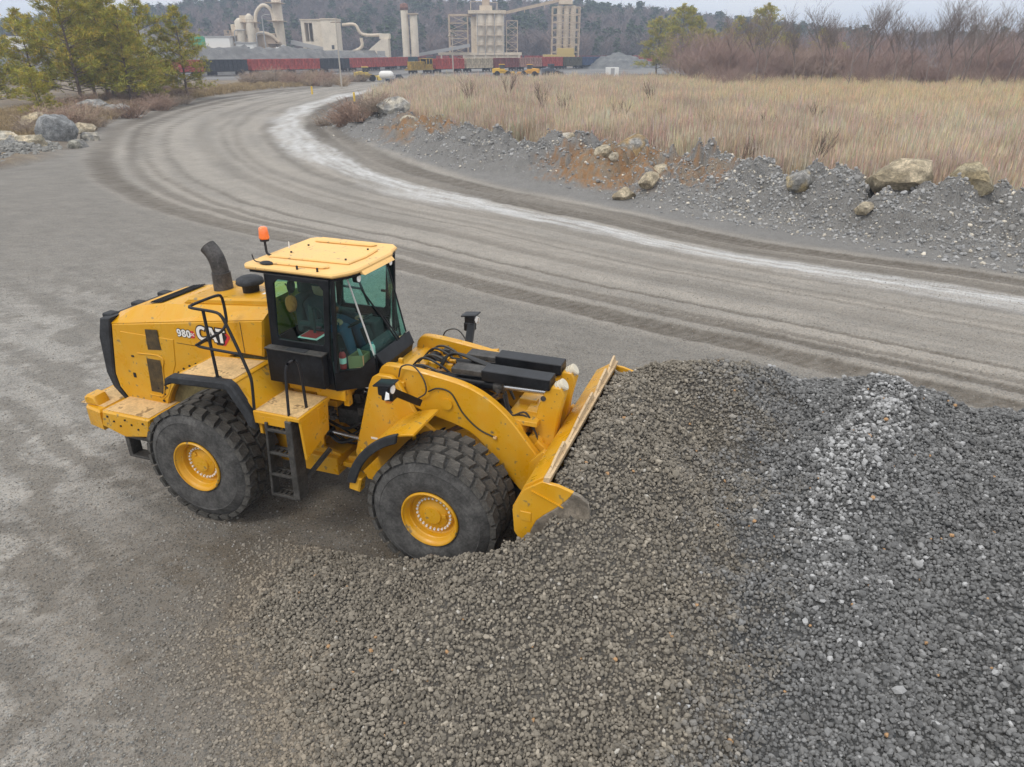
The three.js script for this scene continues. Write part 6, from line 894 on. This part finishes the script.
{
  const g = group('silo_tower', 'tall cream silo cluster with lattice stairs above the furthest train', 'silo tower'), Z = -322, k = 0.415;
  for (const x of [-12.6, -8.9, -5.2]) silo('silo', x, Z + 2, 1.95, 5.5, 19.2, pale, g, 0.1); silo('silo', -10.7, Z - 2.5, 1.95, 5.5, 19.2, pale, g, 0.1); mesh('column', bx(-16.6, -14.0, 3, 18.5, Z - 1, Z + 1.5, 0.1), cream, g);
  mesh('top_deck', [bx(-17.5, -2.5, 19.4, 20.6, Z - 4, Z + 4.5, 0.05), bx(-13, -8, 20.6, 22.4, Z - 2, Z + 2, 0.05)], cream, g); mesh('top_house', [bx(-12, -9, 22.4, 24.5, Z - 1.5, Z + 1.5, 0.05)], tanS, g); lattice('stair_tower', -25.5, -18, Z - 3, Z + 2, 2, 19, 6, tanS, g, 0.34); mesh('walkway', bx(-25.5, -16, 18.6, 19.4, Z - 1, Z + 1, 0.02), tanS, g);
  mesh('base_house', [bx(-20, 3.5, 0, 4.4, Z - 4, Z + 4, 0.05), bx(-30, 4, 4.42, 5.4, Z - 4.5, Z + 4.5, 0.05)], cream, g); for (let i = 0; i < 8; i++) mesh('column', bx(-29 + i * 4.5, -28.4 + i * 4.5, 0, 4.4, Z + 4.02, Z + 4.5, 0), pale, g); lattice('side_frame', -2.2, 2.2, Z - 2, Z + 2, 4, 17, 5, tanS, g, 0.3);
  for (const y of [8, 11.5, 15]) mesh('walkway', [bx(-15, -2.8, y, y + 0.18, Z + 4.0, Z + 4.9, 0), bar([-15, y + 1, Z + 4.9], [-2.8, y + 1, Z + 4.9], 0.1, 0.1)], tanS, g);
  for (const x of [-13.8, -10.7, -7, -3.2]) mesh('pipe', rod([x, 4.5, Z + 4.6], [x, 19.4, Z + 4.6], 0.16, 0.16, 6), greyS, g);
  mesh('hoist', [bar([-16.5, 20.6, Z + 3], [-16.5, 24, Z], 0.2, 0.2), bar([-6, 20.6, Z + 3], [-6, 23.5, Z], 0.2, 0.2), bar([-16.5, 24, Z], [-6, 23.5, Z], 0.2, 0.2)], tanS, g);
  mesh('conveyor', [bar([-3, 19.8, Z], [22.5, 25.2, Z - 4], 1.5, 1.1)], tanS, g); for (const [x, y] of [[-2.8, 20], [5, 21.4], [13, 23.1]]) mesh('conveyor_leg', bar([x, y, Z], [x + 0.1, y - 1.5, Z], 0.3, 0.3), tanS, g);
  mesh('feed_conveyor', bar([-50, 2.5, Z + 10], [-17, 8, Z + 5], 1.4, 1.2), greyS, g);
}
{
  const g = group('loading_tower', 'open steel loading tower with tan bins at the conveyor end', 'loading tower'), Z = -326;
  lattice('steel_frame', 16.5, 27.5, Z - 4, Z + 3, 0, 22, 8, tanS, g, 0.4); for (const x of [19.5, 22.3, 25]) silo('bin', x, Z, 1.15, 5, 22.5, cream, g, 0.2); mesh('head_house', bx(19, 24.5, 23, 25.5, Z - 2, Z + 2, 0.1), cream, g); mesh('loading_deck', [bx(13, 26, 3.8, 4.6, Z - 4, Z + 4, 0.02), bx(18.5, 25.5, 4.6, 7, Z + 1, Z + 4, 0.1)], std([0.5, 0.36, 0.12]), g); for (const x of [13.4, 17.5, 22, 25.6]) mesh('deck_leg', bx(x - 0.2, x + 0.2, 0, 3.8, Z + 3.4, Z + 3.8, 0), tanS, g);
}
{ // small buildings
  const g = group('site_office', 'low white site office with a green end beside the kiln plant', 'building'), Z = -290; mesh('wall', bx(-113, -104, 7.0, 10.6, Z - 4, Z, 0.05), whiteM, g); mesh('roof', bx(-113.4, -103.6, 10.6, 11, Z - 4.3, Z + 0.3, 0), greyS, g); mesh('green_end', bx(-119, -113.1, 7.6, 11, Z - 4, Z - 0.5, 0.05), std([0.06, 0.3, 0.16]), g); mesh('floor_slab', bx(-120, -103, 0, 6.98, Z - 5, Z + 1, 0), tanS, g);
  const h = group('site_hut', 'white hut at the foot of the kiln plant', 'hut'); mesh('wall', bx(-98, -92, 5, 8.4, -283, -279, 0.05), whiteM, h); mesh('roof', bx(-98.3, -91.7, 8.42, 8.8, -283.4, -278.6, 0), greyS, h); mesh('window', bx(-96.8, -95.6, 6.2, 7.4, -279, -278.95, 0), darkW, h); mesh('door', bx(-94.4, -93.3, 5, 7.3, -279, -278.95, 0), darkW, h); mesh('plinth', bx(-98.5, -91.5, 0, 4.98, -283.5, -278.5, 0), greyS, h);
  const c = group('slanting_conveyor', 'dark conveyor slanting up over the broad grey stockpile', 'conveyor'); mesh('boom', bar([-150, 6, -240], [-205, 20, -262], 1.0, 0.9), greyS, c); mesh('leg', bar([-168, 0, -247], [-168, 10.5, -247], 0.5, 0.5), greyS, c); mesh('drive_house', bx(-153, -148, 6.5, 10, -243, -238, 0.1), whiteM, c); mesh('drive_leg', bx(-151, -150, 0, 6.5, -241, -240, 0), greyS, c);
}
// ---------- poles, vehicles, posts ----------
for (const [x, z, h, label] of [[-30.6, -138, 11.2, 'tall wooden utility pole beside the road end'], [-12.9, -170, 9.8, 'slim utility pole in front of the cream gondola car']]) { const g = group('utility_pole', label, 'pole', 'utility poles', [x, H(x, z), z]); mesh('pole', rod([0, -0.3, 0], [0, h, 0], 0.14, 0.1, 10), std([0.42, 0.38, 0.33]), g); mesh('crossarm', bx(-0.9, 0.9, h - 0.6, h - 0.45, -0.06, 0.06, 0), std([0.25, 0.2, 0.16]), g); for (const s of [-0.8, 0.8]) mesh('insulator', rod([s, h - 0.45, 0], [s, h - 0.25, 0], 0.06), whiteM, g); }
function pickup(x, z, turn, m, label) {
  const g = group('pickup_truck', label, 'truck', 'pickup trucks', [x, H(x, z), z], turn); mesh('body', ext([[-2.6, 0.5], [-2.65, 1.05], [-0.7, 1.05], [1.1, 1.08], [2.5, 0.98], [2.6, 0.5]], -0.95, 0.95, 0.06), m, g); mesh('cab', ext([[-0.7, 1.05], [-0.55, 1.75], [0.5, 1.78], [1.1, 1.08]], -0.82, 0.82, 0.06), m, g);
  for (const s of [-1, 1]) mesh('window', ext([[-0.5, 1.12], [-0.4, 1.66], [0.42, 1.68], [0.85, 1.14]], s > 0 ? 0.815 : -0.826, s > 0 ? 0.826 : -0.815, 0), darkW, g); for (const [a, b] of [[-1.7, 0.85], [1.65, 0.85], [-1.7, -0.85], [1.65, -0.85]]) mesh('wheel', disc(a, 0.38, b - 0.12, b + 0.12, 0.38, 16), hoseM, g);
}
pickup(-23.6, -160, 0.25, std([0.03, 0.04, 0.06], { roughness: 0.3 }), 'dark blue pickup truck parked by the reeds'); pickup(-19.4, -163, 0.1, std([0.07, 0.07, 0.075], { roughness: 0.3 }), 'dark grey pickup truck parked behind the dark blue one'); pickup(-72, -262, 0.3, whiteM, 'white pickup truck on the rock ridge');
{ const x = -72, z = -262; const t = scene.children.filter((o) => o.name.startsWith('pickup_truck')).pop(); t.position.set(-82.5, 6.2, -283); const g = group('plant_terrace', 'raised rubble terrace under the mill building', 'terrace'); mesh('terrace_bank', heapGeo(), heapMat, g); }
function heapGeo() { const g = new THREE.BoxGeometry(66, 6.2, 30, 40, 4, 20), p = g.attributes.position, c = []; for (let i = 0; i < p.count; i++) { const k = 1 - (p.getY(i) + 3.1) / 6.2; p.setXYZ(i, p.getX(i) * (1 + 0.12 * k) - 86, p.getY(i) + 3.1 - 0.02, p.getZ(i) * (1 + 0.5 * k) - 293); c.push(0.32, 0.3, 0.27); } g.setAttribute('color', new THREE.Float32BufferAttribute(c, 3)); g.computeVertexNormals(); return g; }
function miniLoader(x, z, turn, m, label) { // small yard machine seen far off
  const g = group('yard_machine', label, 'yard machine', 'yard machines', [x, H(x, z), z], turn); mesh('body', [ext([[-2.6, 0.9], [-2.6, 1.9], [-0.8, 2.1], [-0.8, 0.9]], -0.8, 0.8, 0.08), bx(-0.8, 1.8, 0.8, 1.3, -0.6, 0.6, 0.05)], m, g); const c = mesh('cab', [bx(-0.8, 0.5, 1.3, 1.9, -0.75, 0.75, 0.04), bx(-0.85, 0.55, 2.85, 3.0, -0.8, 0.8, 0.03)], m, g); mesh('window', bx(-0.75, 0.45, 1.9, 2.85, -0.7, 0.7, 0.02), darkW, c); mesh('boom', [bar([0.4, 1.5, 0.45], [2.6, 0.9, 0.45], 0.16, 0.3), bar([0.4, 1.5, -0.45], [2.6, 0.9, -0.45], 0.16, 0.3)], m, g); mesh('bucket', ext([[2.5, 0.2], [2.5, 1.1], [2.9, 1.2], [3.3, 0.25]], -1.2, 1.2, 0.02), m, g); for (const [a, b] of [[-1.6, 0.95], [1.3, 0.95], [-1.6, -0.95], [1.3, -0.95]]) mesh('wheel', disc(a, 0.7, b - 0.25, b + 0.25, 0.7, 18), hoseM, g);
}
miniLoader(-2.5, -203, 0.2, std([0.7, 0.42, 0.05]), 'orange yellow yard machine below the loading tower'); miniLoader(4.5, -201, 2.9, std([0.66, 0.34, 0.06]), 'deep orange yard machine facing the yellow one'); miniLoader(10.5, -206, 0.4, std([0.1, 0.11, 0.13]), 'dark yard machine right of the deep orange one'); miniLoader(-32.5, -172, 0.3, std([0.68, 0.5, 0.12]), 'pale yellow yard machine beside the tall utility pole');
{
  const t = group('storage_tank', 'small white tank on legs near the tall utility pole', 'tank', null, [-27.0, 0, -166]); mesh('tank', boxUV(new THREE.CapsuleGeometry(0.8, 1.6, 6, 14).rotateZ(Math.PI / 2).translate(0, 1.5, 0)), whiteM, t); for (const s of [-0.8, 0.8]) mesh('leg', bx(s - 0.1, s + 0.1, 0, 1.0, -0.4, 0.4, 0), greyS, t);
  const b = group('white_container', 'small white container among the yard machines', 'container', null, [26.5, 0, -205]); mesh('box', bx(-1.6, 1.6, 0, 2.2, -1.2, 1.2, 0.04), whiteM, b); mesh('door', bx(-0.5, 0.5, 0.1, 2.0, 1.2, 1.24, 0), greyS, b);
  for (const [x, z, l] of [[-31.6, -121, 'short yellow marker post at the road end'], [-21.5, -104, 'short yellow marker post in the grass at the berm end']]) { const g = group('marker_post', l, 'post', 'marker posts', [x, H(x, z), z]); mesh('post', rod([0, -0.1, 0], [0, 1.1, 0], 0.13, 0.13, 10), std([0.75, 0.5, 0.05]), g); mesh('cap', rod([0, 1.1, 0], [0, 1.16, 0], 0.14, 0.1, 10), std([0.75, 0.5, 0.05]), g); }
}
renderer.render(scene, camera);
